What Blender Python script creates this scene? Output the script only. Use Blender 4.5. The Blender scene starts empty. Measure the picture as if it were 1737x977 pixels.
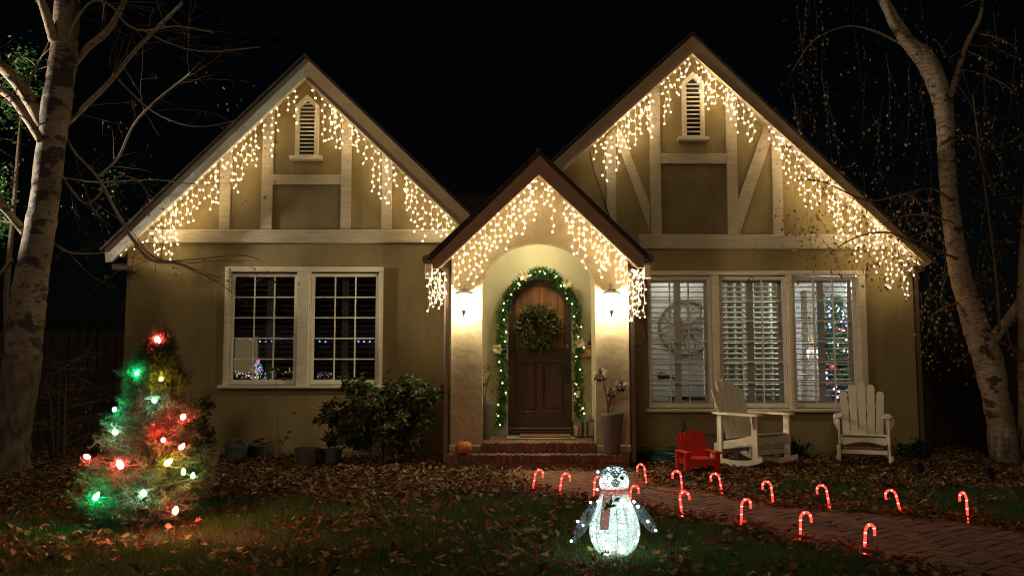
import bpy, math, random
import numpy as np
from mathutils import Vector, Matrix, Euler, Quaternion
random.seed(7); rng = np.random.default_rng(7)
C = bpy.context.scene.collection
SC = bpy.context.scene
R = math.radians

# ------------------------------------------------------------------ camera, world, street-light sun, exposure
FPX, TILT, CAMH = 1448.0, R(5.0), 1.28
cam_d = bpy.data.cameras.new('camera'); cam = bpy.data.objects.new('camera', cam_d); C.objects.link(cam)
cam_d.sensor_width = 36.0; cam_d.lens = 36.0*FPX/1737.0
cam_d.clip_start = 0.05; cam_d.clip_end = 600
cam.location = (0, 0, CAMH); cam.rotation_euler = (R(90)+TILT, 0, 0)
SC.camera = cam
STREET_EL, STREET_AZ = R(20), R(200)            # azimuth the light comes FROM: behind the photographer and to the left
w = bpy.data.worlds.new('World'); SC.world = w; w.use_nodes = True
nt = w.node_tree; bg = nt.nodes['Background']
sky = nt.nodes.new('ShaderNodeTexSky'); sky.sky_type = 'NISHITA'; sky.sun_disc = False
sky.sun_elevation = STREET_EL; sky.sun_rotation = STREET_AZ
nt.links.new(sky.outputs[0], bg.inputs[0]); bg.inputs[1].default_value = 0.00025
sd = bpy.data.lights.new('street_fill', 'SUN'); sd.energy = 0.22; sd.angle = R(16); sd.color = (1, 0.78, 0.48)  # weak sun added to stand in for street light on the facade
so = bpy.data.objects.new('street_fill', sd); C.objects.link(so)
dv = Vector((math.sin(STREET_AZ)*math.cos(STREET_EL), math.cos(STREET_AZ)*math.cos(STREET_EL), math.sin(STREET_EL)))
so.rotation_euler = dv.to_track_quat('Z', 'Y').to_euler(); so.location = dv*40
SC.view_settings.view_transform = 'Standard'; SC.view_settings.look = 'None'
SC.view_settings.exposure = 0.0; SC.view_settings.gamma = 1.0
cy = SC.cycles
cy.max_bounces = 6; cy.diffuse_bounces = 3; cy.glossy_bounces = 3; cy.transmission_bounces = 6; cy.transparent_max_bounces = 12
cy.sample_clamp_indirect = 2.0; cy.sample_clamp_direct = 0.0; cy.caustics_reflective = False; cy.caustics_refractive = False
cy.use_denoising = True; cy.pixel_filter_type = 'BLACKMAN_HARRIS'; cy.filter_width = 1.05

# measured directions on the survey photograph turned into points of the place
def ray(u, v):
    a = (u-868.5)/FPX; b = -(v-488.5)/FPX
    return a, math.cos(TILT)-b*math.sin(TILT), math.sin(TILT)+b*math.cos(TILT)
def P(u, v, Y):
    a, dy, dz = ray(u, v); s = Y/dy
    return Vector((a*s, Y, CAMH+dz*s))
def G(u, v, z=0.0):
    a, dy, dz = ray(u, v); s = (z-CAMH)/dz
    return Vector((a*s, dy*s, z))

# ------------------------------------------------------------------ scene-graph helpers
def empty(name, label, cat, loc=(0, 0, 0), group=None):
    o = bpy.data.objects.new(name, None); C.objects.link(o); o.location = loc
    o['label'] = label; o['category'] = cat
    if group: o['group'] = group
    o.empty_display_size = 0.1
    return o
def tag(o, label=None, cat=None, group=None, kind=None):
    if label: o['label'] = label
    if cat: o['category'] = cat
    if group: o['group'] = group
    if kind: o['kind'] = kind
    return o
def copy_tree(o, parent=None, **kw):
    c = o.copy(); C.objects.link(c)
    if parent is not None: c.parent = parent
    for ch in list(o.children): copy_tree(ch, c)
    return c
def chain(o):
    v = Vector((0, 0, 0))
    while o is not None:
        v += Vector(o.location); o = o.parent
    return v
def chain_local(o):
    v = Vector((0, 0, 0))
    while o is not None and o.parent is not None:
        v += Vector(o.location); o = o.parent
    return v
def link(name, me, parent=None, loc=(0, 0, 0), rot=None, local=False):
    o = bpy.data.objects.new(name, me); C.objects.link(o)
    l = Vector(loc)
    if parent is not None:
        o.parent = parent; l = l-(chain_local(parent) if local else chain(parent))
    o.location = l
    if rot is not None: o.rotation_euler = rot
    return o

class MB:
    def __init__(s): s.v = []; s.f = []
    def add(s, vs, fs):
        n = len(s.v); s.v += [tuple(p) for p in vs]; s.f += [tuple(i+n for i in f) for f in fs]; return s
    def box(s, x0, x1, y0, y1, z0, z1):
        return s.add([(x0,y0,z0),(x1,y0,z0),(x1,y1,z0),(x0,y1,z0),(x0,y0,z1),(x1,y0,z1),(x1,y1,z1),(x0,y1,z1)],
                     [(0,3,2,1),(4,5,6,7),(0,1,5,4),(1,2,6,5),(2,3,7,6),(3,0,4,7)])
    def bbox(s, x0, x1, y0, y1, z0, z1, b=0.006):
        """box with its long edges chamfered"""
        d = [x1-x0, y1-y0, z1-z0]; a = d.index(max(d)); b = min(b, min(d)*0.3)
        lo, hi = [x0, y0, z0], [x1, y1, z1]; i, j = [k for k in range(3) if k != a]
        prof = [(lo[i]+b, lo[j]), (hi[i]-b, lo[j]), (hi[i], lo[j]+b), (hi[i], hi[j]-b), (hi[i]-b, hi[j]), (lo[i]+b, hi[j]), (lo[i], hi[j]-b), (lo[i], lo[j]+b)]
        vs = []
        for e in (lo[a], hi[a]):
            for p in prof:
                q = [0, 0, 0]; q[a] = e; q[i], q[j] = p; vs.append(q)
        fs = [tuple(range(7, -1, -1)), tuple(range(8, 16))]+[(k, (k+1) % 8, 8+(k+1) % 8, 8+k) for k in range(8)]
        if a == 1: fs = [tuple(reversed(f)) for f in fs]
        return s.add(vs, fs)
    def prism(s, poly, y0, y1):
        """polygon in XZ extruded in Y"""
        n = len(poly); ar = sum(poly[i][0]*poly[(i+1) % n][1]-poly[(i+1) % n][0]*poly[i][1] for i in range(n))
        if ar < 0: poly = list(reversed(poly))
        vs = [(p[0], y0, p[1]) for p in poly]+[(p[0], y1, p[1]) for p in poly]
        return s.add(vs, [tuple(range(n)), tuple(range(2*n-1, n-1, -1))]+[(i, n+i, n+(i+1) % n, (i+1) % n) for i in range(n)])
    def tube(s, pts, r, n=6, cap=True):
        pts = [Vector(p) for p in pts]; k = len(pts)
        if not hasattr(r, '__len__'): r = [r]*k
        base = len(s.v); up = Vector((0.13, 0.21, 0.97)); prev = None
        for i, p in enumerate(pts):
            t = (pts[min(i+1, k-1)]-pts[max(i-1, 0)])
            if t.length < 1e-9: t = Vector((0, 0, 1))
            t.normalize()
            a = (prev if prev is not None else (up if abs(t.dot(up)) < 0.95 else Vector((1, 0, 0))))
            a = (a-t*a.dot(t))
            if a.length < 1e-6: a = t.orthogonal()
            a.normalize(); b = t.cross(a); prev = a
            for j in range(n):
                an = 2*math.pi*j/n
                s.v.append(tuple(p+(a*math.cos(an)+b*math.sin(an))*r[i]))
        for i in range(k-1):
            for j in range(n):
                s.f.append((base+i*n+j, base+i*n+(j+1) % n, base+(i+1)*n+(j+1) % n, base+(i+1)*n+j))
        if cap:
            s.f.append(tuple(base+j for j in range(n-1, -1, -1))); s.f.append(tuple(base+(k-1)*n+j for j in range(n)))
        return s
    def lathe(s, prof, c=(0, 0, 0), n=20, sx=1, sy=1, flip=False):
        base = len(s.v); k = len(prof)
        for r, z in prof:
            for j in range(n):
                an = 2*math.pi*j/n; s.v.append((c[0]+r*math.cos(an)*sx, c[1]+r*math.sin(an)*sy, c[2]+z))
        for i in range(k-1):
            for j in range(n):
                s.f.append((base+i*n+j, base+i*n+(j+1) % n, base+(i+1)*n+(j+1) % n, base+(i+1)*n+j))
        if prof[0][0] > 1e-5: s.f.append(tuple(base+j for j in range(n-1, -1, -1)))
        if prof[-1][0] > 1e-5: s.f.append(tuple(base+(k-1)*n+j for j in range(n)))
        return s
    def ball(s, c, r, n=8, m=5, sc=(1, 1, 1), M=None):
        vs = []; fs = []
        vs.append(Vector((0, 0, -1)))
        for i in range(1, m):
            ph = -math.pi/2+math.pi*i/m
            for j in range(n):
                an = 2*math.pi*j/n; vs.append(Vector((math.cos(ph)*math.cos(an), math.cos(ph)*math.sin(an), math.sin(ph))))
        vs.append(Vector((0, 0, 1)))
        for j in range(n): fs.append((0, 1+(j+1) % n, 1+j))
        for i in range(m-2):
            for j in range(n):
                a = 1+i*n; fs.append((a+j, a+(j+1) % n, a+n+(j+1) % n, a+n+j))
        L = len(vs)-1; a = 1+(m-2)*n
        for j in range(n): fs.append((a+j, a+(j+1) % n, L))
        out = []
        for p in vs:
            q = Vector((p.x*r*sc[0], p.y*r*sc[1], p.z*r*sc[2]))
            if M is not None: q = M @ q
            out.append(q+Vector(c))
        return s.add(out, fs)
    def octa(s, c, r):
        x, y, z = c
        return s.add([(x+r,y,z),(x-r,y,z),(x,y+r,z),(x,y-r,z),(x,y,z+r),(x,y,z-r)],
                     [(0,2,4),(2,1,4),(1,3,4),(3,0,4),(2,0,5),(1,2,5),(3,1,5),(0,3,5)])
    def xform(s, M, i0=0):
        for i in range(i0, len(s.v)): s.v[i] = tuple(M @ Vector(s.v[i]))
        return s
    def mesh(s, name, mat, smooth=False, centre=None):
        c = Vector(centre) if centre is not None else Vector((0, 0, 0))
        me = bpy.data.meshes.new(name)
        me.from_pydata([(p[0]-c.x, p[1]-c.y, p[2]-c.z) for p in s.v], [], s.f); me.update()
        if mat: me.materials.append(mat)
        if smooth: me.polygons.foreach_set('use_smooth', [True]*len(me.polygons))
        return me
    def build(s, name, mat, parent=None, local=False, smooth=False, origin='bottom'):
        a = np.array(s.v); lo, hi = a.min(0), a.max(0); c = (lo+hi)/2
        if origin == 'bottom': c[2] = lo[2]
        me = s.mesh(name, mat, smooth, c)
        return link(name, me, parent, c, None, local)

def np_mesh(name, verts, faces, mat, cols=None, smooth=False):
    """fast mesh from arrays: verts (N,3), faces (M,k) all of one size, cols (N,3) attribute 'col'"""
    me = bpy.data.meshes.new(name); N = len(verts); Mf, k = faces.shape
    me.vertices.add(N); me.vertices.foreach_set('co', np.ascontiguousarray(verts, dtype=np.float32).ravel())
    me.loops.add(Mf*k); me.loops.foreach_set('vertex_index', np.ascontiguousarray(faces, dtype=np.int32).ravel())
    me.polygons.add(Mf); me.polygons.foreach_set('loop_start', np.arange(0, Mf*k, k, dtype=np.int32))
    me.polygons.foreach_set('loop_total', np.full(Mf, k, dtype=np.int32))
    if smooth: me.polygons.foreach_set('use_smooth', np.ones(Mf, dtype=bool))
    me.update(calc_edges=True); me.validate()
    if cols is not None:
        at = me.attributes.new('col', 'FLOAT_COLOR', 'POINT')
        c4 = np.ones((N, 4), dtype=np.float32); c4[:, :3] = cols; at.data.foreach_set('color', c4.ravel())
    if mat: me.materials.append(mat)
    return me
def rot_from(n_dir, spin):
    """(N,3,3) frames whose third axis is n_dir"""
    n = n_dir/np.linalg.norm(n_dir, axis=1, keepdims=True)
    a = np.where(np.abs(n[:, 2:3]) < 0.9, np.array([[0, 0, 1.0]]), np.array([[1.0, 0, 0]]))
    x = np.cross(a, n); x /= np.linalg.norm(x, axis=1, keepdims=True); y = np.cross(n, x)
    c, s = np.cos(spin)[:, None], np.sin(spin)[:, None]
    return np.stack([x*c+y*s, -x*s+y*c, n], axis=2)
def scatter(name, tmpl_v, tmpl_f, pos, Rm, size, mat, cols=None):
    """copies of one small template as ONE mesh (leaves, needles, blades)"""
    N = len(pos); k = len(tmpl_v)
    sz = size[:, None, None] if size.ndim == 1 else size[:, None, :]
    v = np.einsum('nij,nkj->nki', Rm, tmpl_v[None]*sz)+pos[:, None, :]
    f = (tmpl_f[None]+(np.arange(N)*k)[:, None, None]).reshape(-1, tmpl_f.shape[1])
    c = None if cols is None else np.repeat(cols, k, axis=0)
    return np_mesh(name, v.reshape(-1, 3), f, mat, c)

# ------------------------------------------------------------------ materials
def mat(name, col, rough=0.7, var=0.0, scale=6.0, bump=0.0, bscale=40.0, metal=0.0, coord='position', stretch=(1, 1, 1), col2=None, detail=6, spec=0.5, rnd=0.0, attr=None, trans=0.0):
    m = bpy.data.materials.new(name); m.use_nodes = True; n = m.node_tree.nodes; l = m.node_tree.links
    b = n['Principled BSDF']; b.inputs['Roughness'].default_value = rough; b.inputs['Metallic'].default_value = metal
    b.inputs['Specular IOR Level'].default_value = spec
    if coord == 'position': g = n.new('ShaderNodeNewGeometry').outputs['Position']
    else: g = n.new('ShaderNodeTexCoord').outputs['Object']
    mp = n.new('ShaderNodeMapping'); mp.inputs['Scale'].default_value = stretch; l.new(g, mp.inputs[0])
    src = None
    if attr:
        a = n.new('ShaderNodeAttribute'); a.attribute_name = attr; src = a.outputs['Color']
    if var > 0 or col2 is not None:
        nz = n.new('ShaderNodeTexNoise'); nz.inputs['Scale'].default_value = scale; nz.inputs['Detail'].default_value = detail; nz.inputs['Roughness'].default_value = 0.6
        l.new(mp.outputs[0], nz.inputs[0])
        rp = n.new('ShaderNodeValToRGB'); rp.color_ramp.elements[0].position = 0.3; rp.color_ramp.elements[1].position = 0.7
        lo = tuple(c*(1-var) for c in col)+(1,); hi = tuple(min(1, c*(1+var)) for c in col)+(1,)
        if col2 is not None: hi = tuple(col2)+(1,)
        rp.color_ramp.elements[0].color = lo; rp.color_ramp.elements[1].color = hi
        l.new(nz.outputs[0], rp.inputs[0])
        if src is None: src = rp.outputs[0]
        else:
            mx = n.new('ShaderNodeMix'); mx.data_type = 'RGBA'; mx.blend_type = 'MULTIPLY'; mx.inputs[0].default_value = 1
            l.new(src, mx.inputs[6]); l.new(rp.outputs[0], mx.inputs[7]); src = mx.outputs[2]
    if rnd > 0:
        oi = n.new('ShaderNodeObjectInfo'); mr = n.new('ShaderNodeMapRange'); mr.inputs[3].default_value = 1-rnd; mr.inputs[4].default_value = 1+rnd
        l.new(oi.outputs['Random'], mr.inputs[0])
        mx = n.new('ShaderNodeMix'); mx.data_type = 'RGBA'; mx.blend_type = 'MULTIPLY'; mx.inputs[0].default_value = 1
        if src is None: mx.inputs[6].default_value = tuple(col)+(1,)
        else: l.new(src, mx.inputs[6])
        l.new(mr.outputs[0], mx.inputs[7]); src = mx.outputs[2]
    if src is None: b.inputs['Base Color'].default_value = tuple(col)+(1,)
    else: l.new(src, b.inputs['Base Color'])
    if bump > 0:
        nb = n.new('ShaderNodeTexNoise'); nb.inputs['Scale'].default_value = bscale; nb.inputs['Detail'].default_value = 8; l.new(mp.outputs[0], nb.inputs[0])
        bp = n.new('ShaderNodeBump'); bp.inputs['Strength'].default_value = bump; bp.inputs['Distance'].default_value = 0.02
        l.new(nb.outputs[0], bp.inputs['Height']); l.new(bp.outputs[0], b.inputs['Normal'])
    if trans > 0:
        tb = n.new('ShaderNodeBsdfTranslucent'); ms = n.new('ShaderNodeMixShader'); ms.inputs[0].default_value = trans
        if src is None: tb.inputs[0].default_value = tuple(col)+(1,)
        else: l.new(src, tb.inputs[0])
        l.new(b.outputs[0], ms.inputs[1]); l.new(tb.outputs[0], ms.inputs[2]); l.new(ms.outputs[0], n['Material Output'].inputs[0])
    return m
def glow(name, col, strength):
    m = bpy.data.materials.new(name); m.use_nodes = True; n = m.node_tree.nodes
    n.clear(); e = n.new('ShaderNodeEmission'); o = n.new('ShaderNodeOutputMaterial')
    e.inputs[0].default_value = tuple(col)+(1,); e.inputs[1].default_value = strength
    m.node_tree.links.new(e.outputs[0], o.inputs[0]); return m
def glass_mat(name='window_glass'):
    m = bpy.data.materials.new(name); m.use_nodes = True; n = m.node_tree.nodes; l = m.node_tree.links
    n.clear(); o = n.new('ShaderNodeOutputMaterial'); t = n.new('ShaderNodeBsdfTransparent'); g = n.new('ShaderNodeBsdfGlossy')
    t.inputs[0].default_value = (0.93, 0.95, 0.94, 1); g.inputs['Roughness'].default_value = 0.0
    fr = n.new('ShaderNodeFresnel'); fr.inputs[0].default_value = 1.6
    mx = n.new('ShaderNodeMixShader'); l.new(fr.outputs[0], mx.inputs[0]); l.new(t.outputs[0], mx.inputs[1]); l.new(g.outputs[0], mx.inputs[2]); l.new(mx.outputs[0], o.inputs[0])
    return m

M = {}
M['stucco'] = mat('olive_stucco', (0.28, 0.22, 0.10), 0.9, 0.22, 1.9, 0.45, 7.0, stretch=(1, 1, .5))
M['stucco_shaded'] = mat('shaded_infill_stucco', (0.19, 0.148, 0.072), 0.9, 0.16, 2.6, 0.5, 9.0)  # same stucco, with the shade put into a darker colour
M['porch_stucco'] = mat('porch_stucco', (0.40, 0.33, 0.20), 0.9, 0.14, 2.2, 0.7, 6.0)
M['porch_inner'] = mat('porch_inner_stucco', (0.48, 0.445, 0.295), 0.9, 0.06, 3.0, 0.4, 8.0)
M['trim'] = mat('cream_trim_paint', (0.74, 0.67, 0.52), 0.5, 0.15, 5.0, 0.3, 30, stretch=(1, 1, 6))
M['timber'] = mat('aged_timber_paint', (0.50, 0.435, 0.305), 0.55, 0.16, 5.0, 0.35, 30, stretch=(1, 1, 5))
M['white'] = mat('white_window_paint', (0.80, 0.76, 0.65), 0.45, 0.05, 8.0)
M['fascia_porch'] = mat('red_brown_barge_paint', (0.42, 0.26, 0.15), 0.55, 0.12, 4.0, 0.15, 30)
M['fascia'] = mat('brown_barge_paint', (0.60, 0.43, 0.24), 0.55, 0.12, 4.0, 0.15, 30)
M['fascia_lit'] = mat('lamplit_barge_paint', (0.50, 0.47, 0.38), 0.6, 0.14, 3.0, 0.2, 30)  # street lamp's pale light on the left board, put into its colour
M['shingle'] = mat('dark_shingle', (0.045, 0.035, 0.03), 0.9, 0.3, 12, 0.6, 25)
M['soffit'] = mat('soffit_paint', (0.42, 0.36, 0.25), 0.7, 0.08, 4)
M['metal_brown'] = mat('brown_gutter_metal', (0.17, 0.125, 0.085), 0.4, 0.1, 6)
M['black'] = mat('black_iron', (0.02, 0.02, 0.02), 0.45)
M['bronze'] = mat('verdigris_bronze', (0.16, 0.17, 0.12), 0.45, 0.25, 30, metal=0.5)
M['door'] = mat('lamplit_door_wood', (0.075, 0.03, 0.011), 0.42, 0, 3.0, 0.35, 22, stretch=(9, 9, 0.7), col2=(0.27, 0.115, 0.042))  # door wood; lamplight on the upper planks is put into the orange tone
M['door_dark'] = mat('dark_door_wood', (0.03, 0.0145, 0.007), 0.45, 0, 3.0, 0.3, 22, stretch=(9, 9, 0.7), col2=(0.075, 0.035, 0.016))
M['glass'] = glass_mat()
M['slat'] = mat('shutter_paint', (0.78, 0.76, 0.68), 0.5, 0.05, 6)
M['slat_dark'] = mat('dark_shutter', (0.11, 0.10, 0.085), 0.5, 0.1, 6)  # darker tone, also on the left room's walls and ceiling
M['room'] = mat('room_wall_paint', (0.66, 0.66, 0.62), 0.8, 0.03, 2)
M['room_floor'] = mat('room_floor_oak', (0.20, 0.11, 0.05), 0.5, 0.3, 3, stretch=(1, 8, 1))
M['brick'] = mat('red_paver_brick', (0.185, 0.085, 0.052), 0.85, 0.4, 14, 0.6, 45, rnd=0.28)
M['mortar'] = mat('mortar', (0.20, 0.17, 0.13), 0.95, 0.2, 20, 0.5, 40)
M['paver'] = mat('path_paver', (0.205, 0.09, 0.05), 0.85, 0.35, 9, 0.6, 40, rnd=0.3)
M['sand'] = mat('jointing_sand', (0.12, 0.075, 0.05), 0.95, 0.3, 30)
M['concrete'] = mat('tan_concrete', (0.27, 0.205, 0.14), 0.88, 0.2, 5, 0.5, 30)
M['soil'] = mat('garden_soil', (0.05, 0.033, 0.02), 0.95, 0.4, 5, 1.0, 20)
M['grass'] = mat('grass_blade', (1, 1, 1), 0.6, attr='col', trans=0.25, spec=0.25)
M['leaf'] = mat('leaf_attr', (1, 1, 1), 0.6, attr='col', trans=0.25, spec=0.3)
M['deadleaf'] = mat('dead_leaf', (1, 1, 1), 0.7, attr='col', trans=0.12, spec=0.3)
M['bark_dark'] = mat('twig_bark', (0.16, 0.115, 0.075), 0.85, 0.3, 20, 0.5, 50)
M['stem'] = mat('woody_stem', (0.17, 0.11, 0.06), 0.8, 0.3, 20)
M['fence'] = mat('weathered_fence', (0.035, 0.02, 0.012), 0.85, 0.3, 4, 0.4, 20, stretch=(6, 6, 0.6), rnd=0.25)
M['pot_grey'] = mat('grey_ceramic_pot', (0.115, 0.107, 0.095), 0.6, 0.12, 7, 0.2, 25)
M['pot_blue'] = mat('slate_blue_pot', (0.10, 0.11, 0.115), 0.5, 0.12, 7)
M['pumpkin'] = mat('pumpkin_skin', (0.55, 0.19, 0.035), 0.5, 0.18, 10)
M['chair_white'] = mat('white_chair_paint', (0.78, 0.73, 0.60), 0.5, 0.10, 5, 0.1, 30)
M['chair_red'] = mat('red_plastic', (0.60, 0.045, 0.03), 0.38, 0.05, 8)
M['hose'] = mat('green_hose', (0.02, 0.16, 0.11), 0.4)
M['pipe'] = mat('copper_pipe', (0.28, 0.20, 0.13), 0.5, 0.3, 20, metal=0.4)
M['wire'] = mat('pale_light_wire', (0.62, 0.56, 0.42), 0.5)
M['wire_dark'] = mat('dark_cable', (0.025, 0.028, 0.02), 0.5)
M['warm'] = glow('warm_white_bulb', (1.0, 0.72, 0.39), 62)
M['warm_small'] = glow('garland_bulb', (1.0, 0.86, 0.22), 38)
# ------------------------------------------------------------------ the house
YW, YP, YF, YPF = 11.6, 10.6, 11.24, 10.28       # wall face, porch face, rake-board faces
house = empty('house', 'storybook stucco house with two timbered gables and an arched brick porch', 'house', (0.1, YW, 0))
XL, XR = P(212, 550, YW).x, P(1553, 600, YW).x
def Z(v, Y, u=868): return P(u, v, Y).z
def X(u, v, Y): return P(u, v, Y).x
def xz(u, v, Y):
    p = P(u, v, Y); return (p.x, p.z)

# sashes (inner light openings) left: two, right: three
def rect(u0, v0, u1, v1, Y=YW):
    a, b = P((u0), (v0), Y), P(u1, v1, Y); um = (u0+u1)/2
    return [P(u0, (v0+v1)/2, Y).x, P(u1, (v0+v1)/2, Y).x, Z(v1, Y, um), Z(v0, Y, um)]
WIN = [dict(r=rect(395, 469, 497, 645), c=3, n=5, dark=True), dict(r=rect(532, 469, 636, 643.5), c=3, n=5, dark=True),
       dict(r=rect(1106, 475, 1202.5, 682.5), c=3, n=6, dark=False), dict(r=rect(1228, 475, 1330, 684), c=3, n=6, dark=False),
       dict(r=rect(1352, 473, 1450, 685), c=3, n=6, dark=False)]
for q in (WIN[:2], WIN[2:]):                         # sashes in one bank share sill and head heights
    z0 = sum(d['r'][2] for d in q)/len(q); z1 = sum(d['r'][3] for d in q)/len(q)
    for d in q: d['r'][2], d['r'][3] = z0, z1
zb = Z(412, YW, 500)                                 # top of the rectangular wall, behind the band
OP = [(d['r'][0]-0.06, d['r'][1]+0.06, d['r'][2]-0.07, d['r'][3]+0.06) for d in WIN]
DX0, DX1, DZ0 = X(862, 600, YW), X(970, 600, YW), 0.31
DZS = Z(520, YW, 916); DZT = Z(472, YW, 916)
dcx, dhw = (DX0+DX1)/2, (DX1-DX0)/2
wall = MB()
cuts = [(OP[0], OP[1]), None, (OP[2], OP[3], OP[4])]
PXL, PXR = X(765, 600, YP), X(1067, 600, YP)
# left wing and right wing as butted panels round the openings
def wing(x0, x1, ops, z0, z1):
    xs = x0
    for (a, b, c, d) in ops:
        wall.box(xs, a, YW, YW+0.2, z0, z1); wall.box(a, b, YW, YW+0.2, z0, c); wall.box(a, b, YW, YW+0.2, d, z1); xs = b
    wall.box(xs, x1, YW, YW+0.2, z0, z1)
xm0, xm1 = PXL+0.05, PXR-0.05
wing(XL, xm0, OP[:2], 0, zb); wall.build('wall', M['stucco'], house)
wall = MB(); wing(xm1, XR, OP[2:], 0, zb); wall.build('wall', M['stucco'], house)
# side and back walls
for b_ in ((XL, XL+0.2, YW+0.2, 19), (XR-0.2, XR, YW+0.2, 19), (XL, XR, 19, 19.2)): MB().box(*b_, 0, zb).build('wall', M['stucco'], house)
# door wall with an arched hole (pale inner stucco)
def arch_pts(cx, hw, zs, zt, n=24, x_from=1):
    return [(cx+x_from*hw*math.cos(math.pi*i/n), zs+(zt-zs)*math.sin(math.pi*i/n)) for i in range(n+1)]
mb = MB()
mb.box(xm0, DX0, YW, YW+0.2, 0, DZS).box(DX1, xm1, YW, YW+0.2, 0, DZS)
mb.prism([(xm0, DZS), (DX0, DZS)]+arch_pts(dcx, dhw, DZS, DZT, x_from=-1)[1:-1]+[(DX1, DZS), (xm1, DZS), (xm1, zb+0.25), (xm0, zb+0.25)], YW, YW+0.2)
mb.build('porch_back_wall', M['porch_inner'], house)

# gables
def gable(out_apex, in_apex, outL, inL, outR, inR, endL, endR, Y, depth, fl, fr, ridge_back, half=1.0):
    """two rake boards, roof slabs; returns the soffit line (inner edge) at plane Y"""
    oA, iA = xz(*out_apex, Y), xz(*in_apex, Y)
    xm = (oA[0]+iA[0])/2; oA = (xm, oA[1]); iA = (xm, iA[1])
    for (oE, iE, eE, mt, s) in ((outL, inL, endL, fl, -1), (outR, inR, endR, fr, 1)):
        o, i = xz(*oE, Y), xz(*iE, Y); poly = [(xm+s*0.001, oA[1]), o]+([xz(*eE, Y)] if eE else [])+[i, (xm+s*0.001, iA[1])]
        MB().prism(poly, Y, Y+0.045).build('rake_board', mt, house)
        # lamplit lower edge of the board, put in as a pale strip, 2 mm proud
        d = Vector((i[0]-xm, 0, i[1]-iA[1])).normalized(); nrm = Vector((-d.z*s, 0, d.x*s))
        if nrm.z < 0: nrm = -nrm
        q = [(xm, iA[1]), i, (i[0]+nrm.x*0.022, i[1]+nrm.z*0.022), (xm, iA[1]+0.004)]
        MB().prism(q, Y-0.012, Y-0.001).build('lit_edge_strip', M['trim'], house)
        # roof slab: top skin 25 mm above the board, 30 mm in front of it
        dd = Vector((o[0]-xm, 0, o[1]-oA[1])); L = dd.length; dd.normalize(); up = Vector((-dd.z*s, 0, dd.x*s))
        if up.z < 0: up = -up
        e = Vector((o[0], 0, o[1]))+dd*0.05; a = Vector((xm, 0, oA[1]))
        slab = [(a.x, a.z+0.004), (e.x+up.x*0.004, e.z+up.z*0.004), (e.x+up.x*0.035, e.z+up.z*0.035), (a.x, a.z+0.05)]
        MB().prism(slab, Y-0.03, ridge_back).build('roof', M['shingle'], house)
        sl = [(a.x, a.z-0.12), (o[0]-up.x*0.10, o[1]-up.z*0.10), (o[0]-up.x*0.002, o[1]-up.z*0.002), (a.x, a.z-0.003)]
        MB().prism(sl, Y+0.048, ridge_back).build('roof_deck', M['soffit'], house)
    return xm, oA, iA

gL = gable((517, 98), (517, 133), (177, 422), (189, 444), (800, 367), (776, 380), (179, 445), (800, 385), YF, 0, M['fascia_lit'], M['fascia'], 19.3)
gR = gable((1175, 60), (1173, 92), (925, 286), (940, 304), (1581, 443), (1566, 444), None, (1576, 449), YF, 0, M['fascia'], M['fascia'], 19.3)
gP = gable((914, 263), (914, 297), (733, 439), (746, 454), (1093, 437), (1081, 454), (734, 457), (1092, 454), YPF, 0, M['fascia_porch'], M['fascia_porch'], 11.9)

# shingle butts that show along the porch roof edges
for s_ in (-1, 1):
    a_ = Vector((gP[0], 0, gP[1][1]+.05)); e_ = xz(733, 436, YPF) if s_ < 0 else xz(1093, 434, YPF); e_ = Vector((e_[0], 0, e_[1]+.05)); n_ = 24
    sm_ = MB().bbox(-.078, .078, -.075, .1, -.008, .008, .004).mesh('shingle', M['shingle'])
    for k in range(n_):
        q = a_.lerp(e_, (k+.6)/n_); link('shingle', sm_, house, (q.x, YPF+.05+random.uniform(-.012, .012), q.z+random.uniform(0, .006)), (0, math.atan2(-(e_.z-a_.z), e_.x-a_.x) if s_ > 0 else math.atan2(e_.z-a_.z, -(e_.x-a_.x)) , 0))
# gable end walls (triangles above the band), set just under the roof deck
def gable_wall(apex, left, right, name, m):
    a, l, r = xz(*apex, YW), xz(*left, YW), xz(*right, YW)
    zl = zb+0.001
    def at(p, q, z):
        t = (z-p[1])/(q[1]-p[1]); return (p[0]+(q[0]-p[0])*t, z)
    MB().prism([at(a, l, zl), a, at(a, r, zl)], YW, YW+0.18).build(name, m, house)
gable_wall((517, 124), (189, 436), (800, 396), 'gable_wall', M['stucco'])
gable_wall((1173, 84), (920, 316), (1575, 446), 'gable_wall', M['stucco'])
# cross roof joining the wings, low and well back
MB().prism([(gL[0], 3.0), (gR[0], 3.0), (gR[0]-1.2, 4.1), (gL[0]+1.2, 4.1)], 14.2, 18.9).build('roof', M['shingle'], house)

# timber boards: verticals, rails, diagonals, bands
tY0, tY1 = YW-0.035, YW-0.002
def board(pts, name='timber', y0=tY0, m=None): return MB().prism([xz(u, v, YW) for u, v in pts], y0, tY1).build(name, m or M['timber'], house)
def vert(u0, u1, vt0, vt1, vb):
    x0, x1 = X(u0, vb-60, YW), X(u1, vb-60, YW)
    MB().prism([(x0, Z(vb, YW, u0)), (x1, Z(vb, YW, u1)), (x1, Z(vt1, YW, u1)), (x0, Z(vt0, YW, u0))], tY0, tY1).build('timber', M['timber'], house)
vert(374, 392, 272, 256, 389); vert(444.5, 463, 205, 188, 389); vert(579, 596, 192, 208, 389); vert(648, 665, 258, 274, 389)
def hbar(u0, u1, v0, v1, y0=tY0): MB().bbox(X(u0, v1, YW), X(u1, v1, YW), y0, tY1, Z(v1, YW, (u0+u1)/2), Z(v0, YW, (u0+u1)/2)).build('timber', M['timber'], house)
hbar(463.4, 578.6, 297, 314)
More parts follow.
